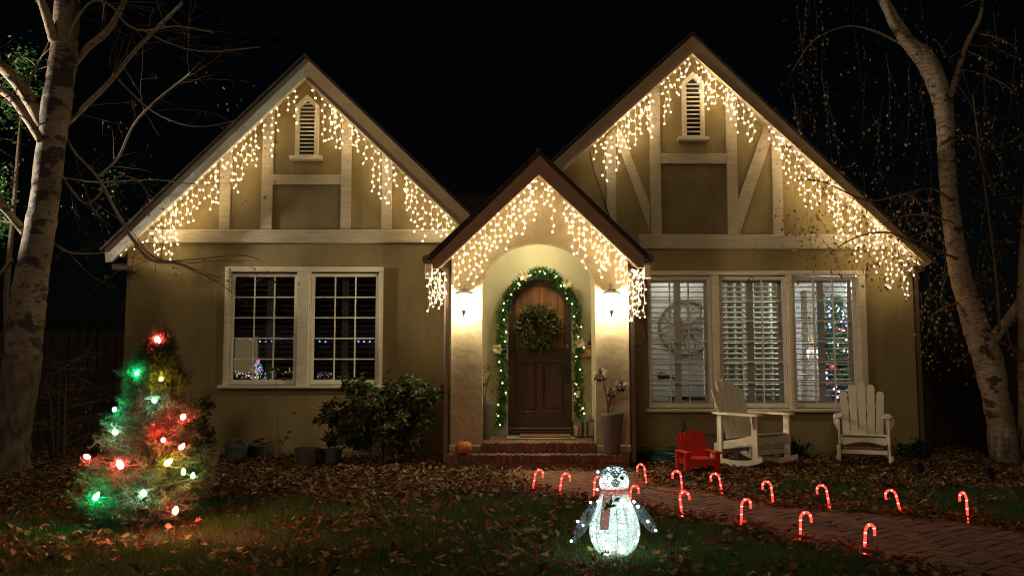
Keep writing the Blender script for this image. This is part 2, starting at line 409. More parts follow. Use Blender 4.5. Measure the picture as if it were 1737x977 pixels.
vert(1029, 1045, 232, 218, 398); vert(1103, 1121, 162, 146, 398); vert(1233, 1251, 148, 162, 398); vert(1310, 1327, 222, 238, 398)
hbar(1121.4, 1232.6, 262, 279)
def inset(pts): return MB().prism([xz(u, v, YW) for u, v in pts], YW-0.026, tY1).build('timber', M['timber'], house)
inset([(1046, 240), (1046, 212), (1056, 228), (1102.5, 350), (1102.5, 396)])
inset([(1309.5, 232), (1309.5, 204), (1300, 204), (1251.5, 340), (1251.5, 397), (1254, 397)])
# band beams, 48 mm proud of the wall
for (u0, u1, v0, v1) in ((222, 772, 390, 413), (1084, 1534, 398, 423)):
    um = (u0+u1)/2
    MB().bbox(X(u0, v1, YW), X(u1, v1, YW), YW-0.05, tY1, Z(v1, YW, um), Z(v0, YW, um)-0.001, 0.012).build('band_beam', M['timber'], house)
# unlit stucco between the timbers: its shade put into darker panels
MB().box(X(463.6, 350, YW), X(578.4, 350, YW), YW-0.008, tY1, Z(388.5, YW, 520)+0.004, Z(315, YW, 520)).build('shade_panel', M['stucco_shaded'], house)
MB().box(X(1121.6, 350, YW), X(1232.4, 350, YW), YW-0.008, tY1, Z(397, YW, 1176)+0.004, Z(280, YW, 1176)).build('shade_panel', M['stucco_shaded'], house)

# louvred vents with pointed heads
def vent(u0, u1, vb, vs, vt, sill):
    x0, x1 = X(u0, vb, YW), X(u1, vb, YW); um = (u0+u1)/2; zb_, zs, zt = Z(vb, YW, um), Z(vs, YW, um), Z(vt, YW, um); xm = (x0+x1)/2; f = 0.055
    outer = [(x0, zb_), (x0, zs), (xm, zt), (x1, zs), (x1, zb_)]
    inner = [(x0+f, zb_), (x0+f, zs-0.02), (xm, zt-0.085), (x1-f, zs-0.02), (x1-f, zb_)]
    fr = MB()
    for k in range(4):
        fr.prism([outer[k], outer[k+1], inner[k+1], inner[k]], YW-0.07, tY1)
    vn = fr.build('gable_vent', M['trim'], house)
    MB().prism(inner, YW-0.012, YW-0.003).build('vent_backing', M['black'], vn)
    s0, s1, sz0, sz1 = X(sill[0], sill[2], YW), X(sill[1], sill[2], YW), Z(sill[3], YW, um), Z(sill[2], YW, um)
    MB().bbox(s0, s1, YW-0.11, tY1, sz0, sz1-0.001).build('vent_sill', M['trim'], vn)
    n = 15; h = (zs-zb_)/ (n-2.2)
    for k in range(n):
        z = zb_+h*(k+0.2); hw = (x1-x0)/2-f
        if z > zs-0.05: hw *= max(0.15, 1-(z-zs+0.06)/(zt-zs))
        if z+0.03 > zt-0.1: break
        m_ = MB().box(xm-hw+0.001, xm+hw-0.001, -0.022, 0.022, -0.005, 0.005)
        m_.xform(Matrix.Translation((0, YW-0.036, z+0.012)) @ Matrix.Rotation(R(34), 4, 'X'))
        m_.build('louvre_slat', M['trim'], vn)
vent(502, 541, 267, 182, 163, (494, 548, 267, 274))
vent(1157, 1194, 235, 142, 125, (1149, 1200, 235, 241))

# windows: casing boards, sash frame > muntins, panes; plantation shutter behind > slats
pane_cache = {}
def window(d, last):
    x0, x1, z0, z1 = d['r']; c, n = d['c'], d['n']; sw = 0.045; y0, y1 = YW+0.035, YW+0.075
    fr = MB()
    fr.box(x0-sw, x0, y0, y1, z0-0.06, z1+sw).box(x1, x1+sw, y0, y1, z0-0.06, z1+sw).box(x0, x1, y0, y1, z0-0.06, z0).box(x0, x1, y0, y1, z1, z1+sw)
    win = fr.build('window', M['white'], house)
    mw = 0.017; dx, dz = (x1-x0)/c, (z1-z0)/n
    for k in range(1, c): MB().box(x0+k*dx-mw/2, x0+k*dx+mw/2, y0+0.004, y1-0.004, z0, z1).build('muntin', M['white'], win)
    for k in range(1, n): MB().box(x0+0.0005, x1-0.0005, y0+0.007, y1-0.007, z0+k*dz-mw/2, z0+k*dz+mw/2).build('muntin', M['white'], win)
    for i in range(c):
        for j in range(n):
            a0, a1 = x0+i*dx+(mw/2 if i else 0), x0+(i+1)*dx-(mw/2 if i < c-1 else 0)
            b0, b1 = z0+j*dz+(mw/2 if j else 0), z0+(j+1)*dz-(mw/2 if j < n-1 else 0)
            key = (round(a1-a0, 3), round(b1-b0, 3))
            if key not in pane_cache:
                w_, h_ = (a1-a0)/2, (b1-b0)/2
                pane_cache[key] = MB().add([(-w_, 0, -h_), (w_, 0, -h_), (w_, 0, h_), (-w_, 0, h_)], [(0, 1, 2, 3)]).mesh('pane', M['glass'])
            link('pane', pane_cache[key], win, ((a0+a1)/2, (y0+y1)/2, (b0+b1)/2), (R(random.uniform(-.12, .12)), 0, R(random.uniform(-.12, .12))))
    # shutter
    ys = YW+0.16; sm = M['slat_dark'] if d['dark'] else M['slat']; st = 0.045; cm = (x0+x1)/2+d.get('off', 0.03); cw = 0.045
    sf = MB().box(x0-0.04, x0+st-0.02, ys, ys+0.03, z0-0.05, z1+0.05).box(x1-st+0.02, x1+0.04, ys, ys+0.03, z0-0.05, z1+0.05)
    sf.box(cm-cw, cm+cw, ys, ys+0.03, z0-0.05, z1+0.05)
    for (a, b) in ((x0+st-0.02, cm-cw), (cm+cw, x1-st+0.02)):
        sf.box(a, b, ys, ys+0.03, z1-0.03, z1+0.05).box(a, b, ys, ys+0.03, z0-0.05, z0+0.03)
    sh = sf.build('shutter', sm, house)
    pitch = 0.071; k = int((z1-z0-0.08)/pitch)
    for (a, b) in ((x0+st-0.018, cm-cw-0.002), (cm+cw+0.002, x1-st+0.018)):
        sl = MB().box(-(b-a)/2, (b-a)/2, -0.03, 0.03, -0.007, 0.007)
        sl.xform(Matrix.Rotation(R(d.get('ang', 8)), 4, 'X')); me = sl.mesh('slat', sm)
        for i in range(k):
            link('slat', me, sh, ((a+b)/2, ys+0.016, z0+0.06+(i+0.5)*pitch))
WIN[0].update(ang=24, off=0.05); WIN[1].update(ang=24, off=-0.02); WIN[2].update(ang=5, off=-0.005); WIN[3].update(ang=20, off=0.0); WIN[4].update(ang=4, off=0.0)
for d in WIN: window(d, False)
def casing(ops, u0, u1, vt, vb):
    xa, xb = X(u0, 560, YW), X(u1, 560, YW); um = (u0+u1)/2; zt, zbm = Z(vt, YW, um), ops[0][2]-0.0
    yf = YW-0.045
    MB().bbox(xa, xb, yf, tY1, ops[0][3], zt, 0.008).build('window_casing', M['trim'], house)
    xs = xa
    for i, o in enumerate(ops):
        MB().bbox(xs, o[0], yf+0.003, tY1, zbm, ops[0][3]-0.001, 0.008).build('window_casing', M['trim'], house)
        # jamb returns
        for xj in (o[0], o[1]-0.012): MB().box(xj, xj+0.012, yf+0.02, YW+0.034, o[2], o[3]).build('window_jamb', M['trim'], house)
        xs = o[1]
    MB().bbox(xs, xb, yf+0.003, tY1, zbm, ops[0][3]-0.001, 0.008).build('window_casing', M['trim'], house)
    MB().bbox(xa-0.05, xb+0.04, YW-0.10, YW+0.034, zbm-0.045, zbm-0.001, 0.01).build('window_sill', M['trim'], house)
casing(OP[:2], 381, 650, 453, 652); casing(OP[2:], 1099, 1469, 460, 686)

# rooms behind the windows
rm = MB()
ax, bx = OP[2][0]-0.5, XR-0.25
rm.box(ax-0.1, bx, 14.6, 14.7, 0.1, 3.0).box(ax-0.1, ax, YW+0.25, 14.6, 0.1, 3.0).box(bx, bx+0.04, YW+0.25, 14.6, 0.1, 3.0)
rm.build('room_wall', M['room'], house)
MB().box(ax-0.1, bx+0.04, YW+0.21, 14.7, 2.85, 2.95).build('room_ceiling', M['room'], house)
MB().box(ax-0.1, bx+0.04, YW+0.21, 14.7, 0.05, 0.099).build('room_floor', M['room_floor'], house)
# partition that closes off the left half of the room just behind the first window
px = OP[3][0]-0.02
MB().box(ax, px+0.05, 12.75, 12.85, 0.1, 2.85).build('room_partition', M['room'], house)
M['olive_room'] = mat('olive_curtain', (0.16, 0.16, 0.10), 0.9, 0.15, 4, stretch=(8, 1, 0.4))
cv = MB(); nx = 40
for i in range(nx):
    x_a = px+0.1+(OP[3][1]-px+0.12)*i/nx; x_b = px+0.1+(OP[3][1]-px+0.12)*(i+1)/nx
    ya, yb = 12.5+0.03*math.sin(i*1.3), 12.5+0.03*math.sin((i+1)*1.3)
    cv.add([(x_a, ya, 0.12), (x_b, yb, 0.12), (x_b, yb, 2.6), (x_a, ya, 2.6)], [(0, 1, 2, 3)])
cv.build('curtain', M['olive_room'], house)
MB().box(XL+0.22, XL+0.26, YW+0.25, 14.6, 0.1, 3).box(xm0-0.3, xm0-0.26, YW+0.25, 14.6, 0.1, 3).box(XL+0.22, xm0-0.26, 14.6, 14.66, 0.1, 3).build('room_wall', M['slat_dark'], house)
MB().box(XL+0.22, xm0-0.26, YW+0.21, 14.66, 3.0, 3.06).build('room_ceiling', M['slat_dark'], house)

# porch: front wall with arch, inner cheeks, vault
acx = X(914, 600, YP); ahw = (X(1010, 560, YP)-X(818, 560, YP))/2; azs, azt = Z(492, YP, 914), Z(411, YP, 914)
pz0 = 0.16
pa = xz(914, 292, YP); pl_, pr_ = xz(746, 450, YP), xz(1081, 450, YP)
def atx(p, q, x): t = (x-p[0])/(q[0]-p[0]); return (x, p[1]+(q[1]-p[1])*t)
arch = arch_pts(acx, ahw, azs, azt, 28, -1)
pw = MB()
pw.box(PXL, acx-ahw, YP, YP+0.22, pz0, azs).box(acx+ahw, PXR, YP, YP+0.22, pz0, azs)
pw.prism([(PXL, azs), (acx-ahw, azs)]+arch[1:-1]+[(acx+ahw, azs), (PXR, azs), atx(pa, pr_, PXR), pa, atx(pa, pl_, PXL)], YP, YP+0.22)
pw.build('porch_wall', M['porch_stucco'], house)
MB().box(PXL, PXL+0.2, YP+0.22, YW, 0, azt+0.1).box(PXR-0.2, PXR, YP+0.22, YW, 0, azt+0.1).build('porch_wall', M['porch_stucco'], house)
vh = ahw+0.035; vt = MB(); czt = azt+0.13; ap = [(acx-vh, czt), (acx+vh, czt)]
pts = [(acx-vh, 0.2)]+ap+[(acx+vh, 0.2)]
for i in range(len(pts)-1):
    (xa, za), (xb, zb2) = pts[i], pts[i+1]
    vt.add([(xa, YP+0.2205, za), (xb, YP+0.2205, zb2), (xb, YW-0.001, zb2), (xa, YW-0.001, za)], [(0, 1, 2, 3)])
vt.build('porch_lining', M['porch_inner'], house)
# plinth mouldings at the pillar feet
for (a, b) in ((PXL-0.01, acx-ahw-0.02), (acx+ahw+0.02, PXR+0.01)):
    MB().bbox(a, b, YP-0.02, YP+0.2, 0.19, 0.275, 0.01).build('pillar_plinth', M['porch_stucco'], house)
# downspouts and eave ends beside the porch
for u, uo in ((757, -1), (1073, 1)):
    x = X(u, 650, YP+0.12)
    MB().bbox(x-0.03, x+0.03, YP+0.08, YP+0.14, 0.05, Z(455, YP, u)).build('downspout', M['metal_brown'], house)
for u, s in ((727, -1), (1098, 1)):
    x = X(u, 440, YPF+0.1)
    MB().bbox(x-0.07, x+0.07, YPF+0.05, 11.55, Z(446, YPF, u), Z(431, YPF, u), 0.02).build('gutter', M['metal_brown'], house)
    MB().bbox(x+s*0.0-0.045, x+0.045, YPF+0.10, YPF+0.2, Z(470, YPF, u), Z(446.5, YPF, u), 0.01).build('gutter_outlet', M['trim'], house)
MB().bbox(X(186, 450, YF), X(214, 450, YF), YF+0.06, 19, Z(457, YF, 200), Z(446, YF, 200), 0.02).build('gutter', M['metal_brown'], house)
MB().bbox(X(1553, 450, YF), X(1572, 450, YF), YF+0.06, 19, Z(459, YF, 1560), Z(449, YF, 1560), 0.02).build('gutter', M['metal_brown'], house)
# corner downspout right end of house
x = X(1556, 640, YW)+0.05
MB().bbox(x-0.03, x+0.03, YW+0.02, YW+0.08, 0.05, Z(455, YW, 1556)).build('downspout', M['metal_brown'], house)
# dark foundation skirting
MB().box(XL-0.01, PXL-0.06, YW-0.012, YW-0.001, 0, 0.1).box(PXR+0.06, XR+0.01, YW-0.012, YW-0.001, 0, 0.1).build('foundation', M['metal_brown'], house)

# front door
dy = YW+0.05
dr_poly = [(DX0+0.004, DZ0+0.06)]+[(DX0+0.004, DZS)]+arch_pts(dcx, dhw-0.004, DZS, DZT-0.004, x_from=-1)[1:-1]+[(DX1-0.004, DZS), (DX1-0.004, DZ0+0.06)]
door = MB().prism(dr_poly, dy+0.03, dy+0.08).build('front_door', M['door_dark'], house)
sw = 0.10
# planks of the recessed upper field
def top_at(x, hw, zt_): return DZS+(zt_-DZS)*math.sqrt(max(0, 1-((x-dcx)/hw)**2))
pzm = Z(590, YW, 916); nz_ = 8; ihw = dhw-sw
for k in range(nz_):
    a = dcx-ihw+2*ihw*k/nz_; b = a+2*ihw/nz_-0.005
    poly = [(a, pzm), (b, pzm)]+[(x, top_at(x, ihw+0.002, DZT-0.11)) for x in (b, (a+b)/2, a)]
    MB().prism(poly, dy+0.012, dy+0.029).build('door_plank', M['door'], door)
# stiles, rails and arched head, proud
arc_o = arch_pts(dcx, dhw-0.005, DZS, DZT-0.006, 20, -1); arc_i = arch_pts(dcx, ihw, DZS, DZT-0.11, 20, -1)
hd = MB()
for k in range(20): hd.prism([arc_o[k], arc_o[k+1], arc_i[k+1], arc_i[k]], dy, dy+0.029)
hd.build('door_head_rail', M['door_dark'], door)
for (a, b, z0, z1) in ((DX0+0.005, DX0+sw, DZ0+0.065, DZS), (DX1-sw, DX1-0.005, DZ0+0.065, DZS)):
    MB().bbox(a, b, dy, dy+0.029, z0, z1-0.001).build('door_stile', M['door_dark'], door)
for (z0, z1) in ((Z(616, YW, 916), pzm-0.002), (DZ0+0.065, Z(697, YW, 916))):
    MB().bbox(DX0+sw+0.001, DX1-sw-0.001, dy+0.002, dy+0.029, z0, z1).build('door_rail', M['door_dark'], door)
MB().bbox(dcx-0.045, dcx+0.045, dy+0.001, dy+0.029, Z(697, YW, 916)+0.002, Z(616, YW, 916)-0.002).build('door_stile', M['door_dark'], door)
for s in (-1, 1):
    a, b = (DX0+sw+0.03, dcx-0.075) if s < 0 else (dcx+0.075, DX1-sw-0.03)
    MB().bbox(a, b, dy+0.010, dy+0.029, Z(692, YW, 916), Z(621, YW, 916), 0.006).build('door_panel', M['door_dark'], door)
# lighter frame moulding outside the door, threshold, kick strip
MB().bbox(DX0, DX1, dy-0.03, dy+0.08, DZ0-0.01, DZ0+0.055).build('door_threshold', M['door_dark'], house)
MB().bbox(DX0+0.01, DX1-0.01, dy-0.012, dy-0.002, DZ0+0.075, DZ0+0.10).build('weather_strip', M['bronze'], door)
hx = X(962, 600, YW)
MB().lathe([(0.0, 0), (0.028, 0.0), (0.03, 0.012), (0.012, 0.02), (0, 0.02)], n=14).xform(Matrix.Translation((hx, dy, Z(588, YW, 962))) @ Matrix.Rotation(R(90), 4, 'X')).build('deadbolt', M['bronze'], door, smooth=True)
hmb = MB().bbox(hx-0.022, hx+0.022, dy-0.008, dy, Z(650, YW, 962), Z(602, YW, 962), 0.004)
hmb.tube([(hx, dy-0.01, Z(612, YW, 962)), (hx, dy-0.055, Z(616, YW, 962)), (hx, dy-0.06, Z(630, YW, 962)), (hx, dy-0.045, Z(642, YW, 962)), (hx, dy-0.01, Z(645, YW, 962))], 0.009, 8)
hmb.build('door_handle', M['black'], door)

# brick steps: two courses of rowlock bricks on a mortar core
steps = empty('brick_steps', 'two red brick porch steps under the arched doorway', 'steps', (acx, 10.4, 0))
sx0, sx1 = X(757, 780, 10.3), X(1068, 780, 10.3); tx0, tx1 = X(818, 750, 10.52), X(1010, 750, 10.52)
s1z, s2z = 0.19, 0.31
MB().box(sx0+0.01, sx1-0.01, 10.30, YW-0.01, 0, s1z-0.012).build('mortar_core', M['mortar'], steps)
MB().box(tx0+0.01, tx1-0.01, 10.535, YW-0.002, s1z-0.012, s2z-0.012).build('mortar_core', M['mortar'], steps)
bk = {}
def bricks(x0, x1, n, y0, y1, z0, z1, jit=0.004):
    w_ = (x1-x0)/n
    key = (round(w_, 4), round(y1-y0, 4), round(z1-z0, 4))
    if key not in bk:
        a, b, c = w_/2-0.0045, (y1-y0)/2, (z1-z0)/2
        bk[key] = MB().bbox(-a, a, -b, b, -c, c, 0.008).mesh('brick', M['brick'])
    for i in range(n):
        link('brick', bk[key], steps, (x0+(i+.5)*w_, (y0+y1)/2+random.uniform(-jit, jit), (z0+z1)/2+random.uniform(-jit, jit)*.6), (R(random.uniform(-1, 1)), R(random.uniform(-1, 1)), R(random.uniform(-1.2, 1.2))))
bricks(sx0, sx1, 30, 10.27, 10.49, 0.10, s1z)          # rowlock nosing of the lower step
bricks(sx0, sx1, 11, 10.275, 10.375, 0.012, 0.09)      # stretcher course below
bricks(tx0, tx1, 19, 10.50, 10.72, s1z+0.015, s2z)     # rowlock nosing of the upper step
for r_ in range(8):                                   # porch floor
    y_ = 10.73+r_*0.108
    bricks(tx0-(0.05 if r_ % 2 else 0), tx1-(0.05 if r_ % 2 else 0), 7, y_, y_+0.1, s2z-0.05, s2z-0.003, 0.001)
# ------------------------------------------------------------------ icicle light strings
def lerp_v(a, b, u): return a[1]+(b[1]-a[1])*(u-a[0])/(b[0]-a[0])
def icicles(label, lines, Y, clumps=()):
    """lines: list of (end a, end b, [(u, drop px), ...]) along the inner edge of a rake board"""
    p0 = P(*lines[0][1], Y)
    root = empty('icicle_lights', label, 'string lights', p0, 'icicle light strings on the gables')
    cab = MB()
    def strand(u, v0, drop, Yk):
        w_ = MB(); b_ = MB(); v = v0+random.uniform(1, 4); pts = [P(u, v0-1, Yk)]; side = 1; uu = u
        while v < v0+drop:
            side = -side; uu = u+side*random.uniform(0.3, 3.4)+random.uniform(-1.2, 1.2)
            q = P(uu, v, Yk+random.uniform(-0.03, 0.03)); pts.append(P(u+(uu-u)*0.5, v-2, Yk)); b_.ball(q, random.uniform(0.0058, 0.0078), 6, 4)
            if random.random() < 0.06: b_.ball(P(uu+random.choice((-1, 1))*random.uniform(3, 5), v+random.uniform(-1, 4), Yk), 0.0066, 6, 4)
            v += random.uniform(7.5, 13.5)
        if len(b_.v) == 0: return
        s = w_.tube(pts, 0.0028, 3).build('strand', M['wire'], root)
        tag(b_.build('bulbs', M['warm'], s), kind='stuff')
    for a, b, lst in lines:
        n = 26; pts = []
        for i in range(n+1):
            u = a[0]+(b[0]-a[0])*i/n; pts.append(P(u, lerp_v(a, b, u)+random.uniform(0, 2.5), Y))
        cab.tube(pts, 0.004, 4)
        for (u, d) in lst:
            strand(u, lerp_v(a, b, u)+1, d*1.0, Y)
            s = random.choice((-1, 1))*random.uniform(6, 9)
            if random.random() < 0.3 and a[0]+3 < u+s < b[0]-3:
                strand(u+s, lerp_v(a, b, u+s)+1, d*random.uniform(0.45, 0.8), Y)
    for (u0, u1, v0, v1, n) in clumps:
        for k in range(n):
            u = u0+(u1-u0)*(k+.5)/n; strand(u+random.uniform(-2, 2), v0+random.uniform(0, 6), (v1-v0)*random.uniform(0.55, 1.0), Y+random.uniform(-0.05, 0.12))
    cab.build('cable', M['wire'], root)
    return root
YI = YF+0.10
icicles('warm white icicle lights hanging under the left gable rakes', [
    ((193, 441), (517, 136), [(206, 10), (215, 12), (226, 14), (240, 22), (253, 36), (262, 55), (270, 66), (280, 80), (289, 92), (298, 78), (308, 58), (317, 58), (326, 60), (336, 54), (346, 44), (358, 74), (367, 68), (384, 30), (394, 70), (402, 84), (411, 70), (426, 62), (434, 76), (447, 34), (461, 78), (470, 44), (489, 30), (501, 66)]),
    ((517, 136), (773, 378), [(533, 24), (548, 74), (561, 68), (570, 72), (578, 62), (596, 42), (606, 40), (620, 50), (633, 78), (644, 84), (657, 82), (670, 42), (689, 62), (698, 72), (706, 84), (719, 86), (732, 50), (742, 52), (750, 44), (760, 26), (767, 14)])], YI)
icicles('warm white icicle lights hanging under the taller right gable rakes', [
    ((1006, 246), (1173, 95), [(1009, 34), (1026, 86), (1034, 60), (1048, 88), (1060, 55), (1066, 60), (1078, 66), (1086, 62), (1098, 56), (1104, 76), (1127, 78), (1136, 62), (1146, 42), (1153, 56), (1163, 28)]),
    ((1173, 95), (1560, 440), [(1183, 44), (1190, 56), (1199, 74), (1206, 60), (1214, 52), (1226, 38), (1233, 44), (1243, 50), (1250, 62), (1270, 64), (1278, 50), (1306, 26), (1314, 34), (1323, 46), (1331, 60), (1339, 78), (1350, 54), (1357, 74), (1365, 88), (1377, 82), (1384, 66), (1392, 54), (1405, 58), (1414, 72), (1421, 88), (1429, 100), (1440, 84), (1452, 104), (1460, 90), (1474, 70), (1485, 90), (1496, 76), (1505, 96), (1512, 92), (1523, 60), (1532, 84), (1539, 92), (1548, 40)])], YI)
icicles('warm white icicle lights edging the small porch gable and its corners', [
    ((749, 452), (914, 300), [(770, 52), (778, 62), (787, 42), (797, 70), (806, 90), (815, 76), (824, 66), (832, 58), (840, 62), (848, 50), (860, 74), (873, 62), (882, 46), (890, 86), (899, 50), (907, 66)]),
    ((914, 300), (1079, 452), [(922, 44), (930, 34), (938, 80), (958, 38), (965, 48), (972, 82), (982, 66), (992, 86), (1003, 44), (1011, 64), (1018, 86), (1026, 58), (1034, 44), (1045, 66), (1052, 58), (1060, 50)])], YPF+0.09,
    clumps=[(728, 757, 456, 540, 8), (1064, 1093, 456, 550, 9)])

# ------------------------------------------------------------------ wall lanterns either side of the arch
M['lamp_glass'] = bpy.data.materials.new('lit_lantern_glass')
def lit_glass(m, col, e, tr):
    m.use_nodes = True; n = m.node_tree.nodes; n.clear(); o = n.new('ShaderNodeOutputMaterial'); t_ = n.new('ShaderNodeBsdfTransparent'); g = n.new('ShaderNodeEmission')
    g.inputs[0].default_value = (*col, 1); g.inputs[1].default_value = e; mx = n.new('ShaderNodeMixShader'); mx.inputs[0].default_value = 1-tr
    for a_, b_ in ((t_, 1), (g, 2)): m.node_tree.links.new(a_.outputs[0], mx.inputs[b_])
    m.node_tree.links.new(mx.outputs[0], o.inputs[0])
lit_glass(M['lamp_glass'], (1.0, 0.86, 0.58), 10, .65)
M['lamp_metal'] = mat('aged_lantern_metal', (0.20, 0.19, 0.15), 0.5, 0.2, 30, metal=0.3)
SCONCE_W = 95
def lantern(u, label):
    p = P(u, 515, YP); y = YP-0.15
    t = empty('wall_lantern', label, 'wall lamp', (p.x, YP, p.z), 'wall lanterns beside the arch')
    zt, ze, zb_ = Z(478, y, u), Z(497, y, u), Z(527, y, u)
    c = (p.x, y, 0)
    MB().lathe([(0.045, zb_+0.005), (0.062, ze-0.045), (0.07, ze-0.012)], c, 8).build('lantern_glass', M['lamp_glass'], t)
    MB().lathe([(0.115, ze-0.012), (0.118, ze-0.004), (0.085, ze+0.02), (0.05, ze+0.032), (0.058, ze+0.038), (0.055, ze+0.052), (0.015, ze+0.06), (0.012, ze+0.075), (0.0, ze+0.08)], c, 12).build('lantern_cap', M['lamp_metal'], t, smooth=False)
    for k in range(6):
        an = 2*math.pi*k/6
        MB().tube([(p.x+0.049*math.cos(an), y+0.049*math.sin(an), zb_), (p.x+0.074*math.cos(an), y+0.074*math.sin(an), ze-0.012)], 0.004, 4).build('lantern_rib', M['lamp_metal'], t)
    MB().lathe([(0.0, zb_-0.085), (0.012, zb_-0.07), (0.01, zb_-0.045), (0.026, zb_-0.03), (0.02, zb_-0.015), (0.030, zb_), (0.030, zb_+0.006)], c, 12).build('lantern_finial', M['lamp_metal'], t, smooth=True)
    MB().tube([(p.x, YP-0.005, ze-0.06), (p.x, YP-0.05, ze-0.02), (p.x, YP-0.05, zt-0.02), (p.x+0.004, YP-0.08, zt+0.004), (p.x, YP-0.13, zt-0.03), (p.x, y, ze+0.07)], 0.008, 6).build('lantern_arm', M['lamp_metal'], t, smooth=True)
    MB().bbox(p.x-0.035, p.x+0.035, YP-0.012, YP-0.001, ze-0.13, ze+0.0, 0.004).build('back_plate', M['lamp_metal'], t)
    l = bpy.data.lights.new('lantern_lamp', 'POINT'); l.energy = SCONCE_W; l.color = (1.0, 0.83, 0.54); l.shadow_soft_size = 0.03
    o = bpy.data.objects.new('lantern_lamp', l); C.objects.link(o); o.parent = t; o.location = Vector((p.x, y, (zb_+ze)/2))-Vector((p.x, YP, p.z))
lantern(788, 'lit bronze wall lantern on the pillar above the pumpkin')
lantern(1035, 'lit bronze wall lantern on the pillar above the tall grey planter')
# small lamp in the crown of the porch vault, hidden by the arch
t = empty('ceiling_lamp', 'small flush lamp on the porch ceiling behind the arch', 'lamp', (acx, 10.97, azt+0.128))
MB().lathe([(0.0, -0.03), (0.05, -0.026), (0.07, -0.012), (0.075, 0)], (acx, 10.97, azt+0.128), 14).build('lamp_bowl', glow('ceiling_bowl', (1, .86, .55), 3), t)
l = bpy.data.lights.new('vault_lamp', 'POINT'); l.energy = 31; l.color = (1.0, 0.86, 0.52); l.shadow_soft_size = 0.07
o = bpy.data.objects.new('vault_lamp', l); C.objects.link(o); o.location = (0, 0, -0.07); o.parent = t
# ceiling lamp of the lit sitting room
t = empty('pendant_lamp', 'bright pendant lamp inside the sitting room', 'lamp', (4.5, 12.16, 2.66))
MB().lathe([(0.0, -0.1), (0.1, -0.08), (0.16, 0.0), (0.1, 0.07), (0.02, 0.1)], (4.5, 12.16, 2.66), 16).build('lamp_shade', glow('pendant_glow', (1, .95, .86), 5), t)
MB().tube([(4.5, 12.16, 2.74), (4.5, 12.16, 2.849)], 0.01, 6).build('cord', M['black'], t)
l = bpy.data.lights.new('room_light', 'POINT'); l.energy = 190; l.color = (0.95, 0.97, 1.0); l.shadow_soft_size = 0.18
o = bpy.data.objects.new('room_light', l); C.objects.link(o); o.location = (0, 0, -0.13); o.parent = t
q = (X(1150, 600, 12.3), 12.25, 2.80)
t = empty('ceiling_lamp', 'flush ceiling lamp inside the first right-hand window', 'lamp', q)
MB().lathe([(0.0, -0.06), (0.09, -0.05), (0.12, 0.0), (0.11, 0.049)], q, 14).build('lamp_bowl', glow('flush_glow', (1, .95, .86), 3), t)
l = bpy.data.lights.new('ceiling_light', 'POINT'); l.energy = 9; l.color = (1, .95, .86); l.shadow_soft_size = 0.1
o = bpy.data.objects.new('ceiling_light', l); C.objects.link(o); o.location = (0, 0, -0.17); o.parent = t
# street lamp off to the left that whitens the birch and the left barge board
t = empty('street_lamp', 'street lamp standing beyond the left birch', 'street lamp', (-9.6, 10.0, 0))
MB().tube([(-9.6, 10.0, 0), (-9.6, 10.0, 3.4)], [0.07, 0.05], 10).build('post', M['black'], t, smooth=True)
MB().lathe([(0.05, 0), (0.12, 0.05), (0.14, 0.3)], (-9.6, 10.0, 3.4), 12).build('lamp_globe', glow('street_glow', (1, .93, .78), 6), t)
MB().lathe([(0.19, 0.3), (0.12, 0.38), (0.0, 0.42)], (-9.6, 10.0, 3.4), 12).build('lamp_cap', M['black'], t)
l = bpy.data.lights.new('street_light', 'SPOT'); l.energy = 1900; l.color = (1.0, 0.88, 0.68); l.shadow_soft_size = 0.12; l.spot_size = R(60); l.spot_blend = .35
o = bpy.data.objects.new('street_light', l); C.objects.link(o); o.location = (0.16, -0.02, 3.55); o.parent = t
o.rotation_euler = (Vector((-9.44, 9.98, 3.55))-Vector((-5.2, 10.3, 4.5))).to_track_quat('Z', 'Y').to_euler()
# ------------------------------------------------------------------ ground, path, lawn, litter
def sheet(name, pts, z, m):
    me = bpy.data.meshes.new(name); me.from_pydata([(x, y, z) for x, y in pts], [], [tuple(range(len(pts)))]); me.materials.append(m); me.update()
    return tag(link(name, me), kind='structure')
sheet('ground', [(-300, -300), (300, -300), (300, 300), (-300, 300)], -0.012, M['soil'])
def gp(u, v): p = G(u, v); return (p.x, p.y)
# far (left-hand) and near edges of the walk, from the steps to the right frame edge
EL = [(-0.45, 10.26), gp(838, 806), gp(872, 824), gp(905, 833), gp(950, 843), gp(1010, 855), gp(1090, 866), gp(1157, 880), gp(1257, 896), gp(1358, 924), gp(1466, 949), gp(1540, 968), (2.6, 4.9), (4.2, 3.9)]
ER = [(1.75, 10.26), gp(1112, 806), gp(1112, 818), gp(1125, 826), gp(1160, 830), gp(1224, 840), gp(1312, 860), gp(1407, 867), gp(1527, 877), gp(1641, 888), gp(1737, 905), (5.2, 6.2), (7.0, 5.2)]
pathpoly = EL+ER[::-1]
def inside(x, y, poly):
    c = False; n = len(poly); j = n-1
    for i in range(n):
        xi, yi = poly[i]; xj, yj = poly[j]
        if (yi > y) != (yj > y) and x < (xj-xi)*(y-yi)/(yj-yi)+xi: c = not c
        j = i
    return c
def inside_np(xy, poly):
    x, y = xy[:, 0], xy[:, 1]; c = np.zeros(len(xy), bool); n = len(poly); j = n-1
    for i in range(n):
        xi, yi = poly[i]; xj, yj = poly[j]
        if abs(yj-yi) > 1e-9:
            c ^= ((yi > y) != (yj > y)) & (x < (xj-xi)*(y-yi)/(yj-yi)+xi)
        j = i
    return c
path = sheet('path', pathpoly, 0.0, M['sand'])
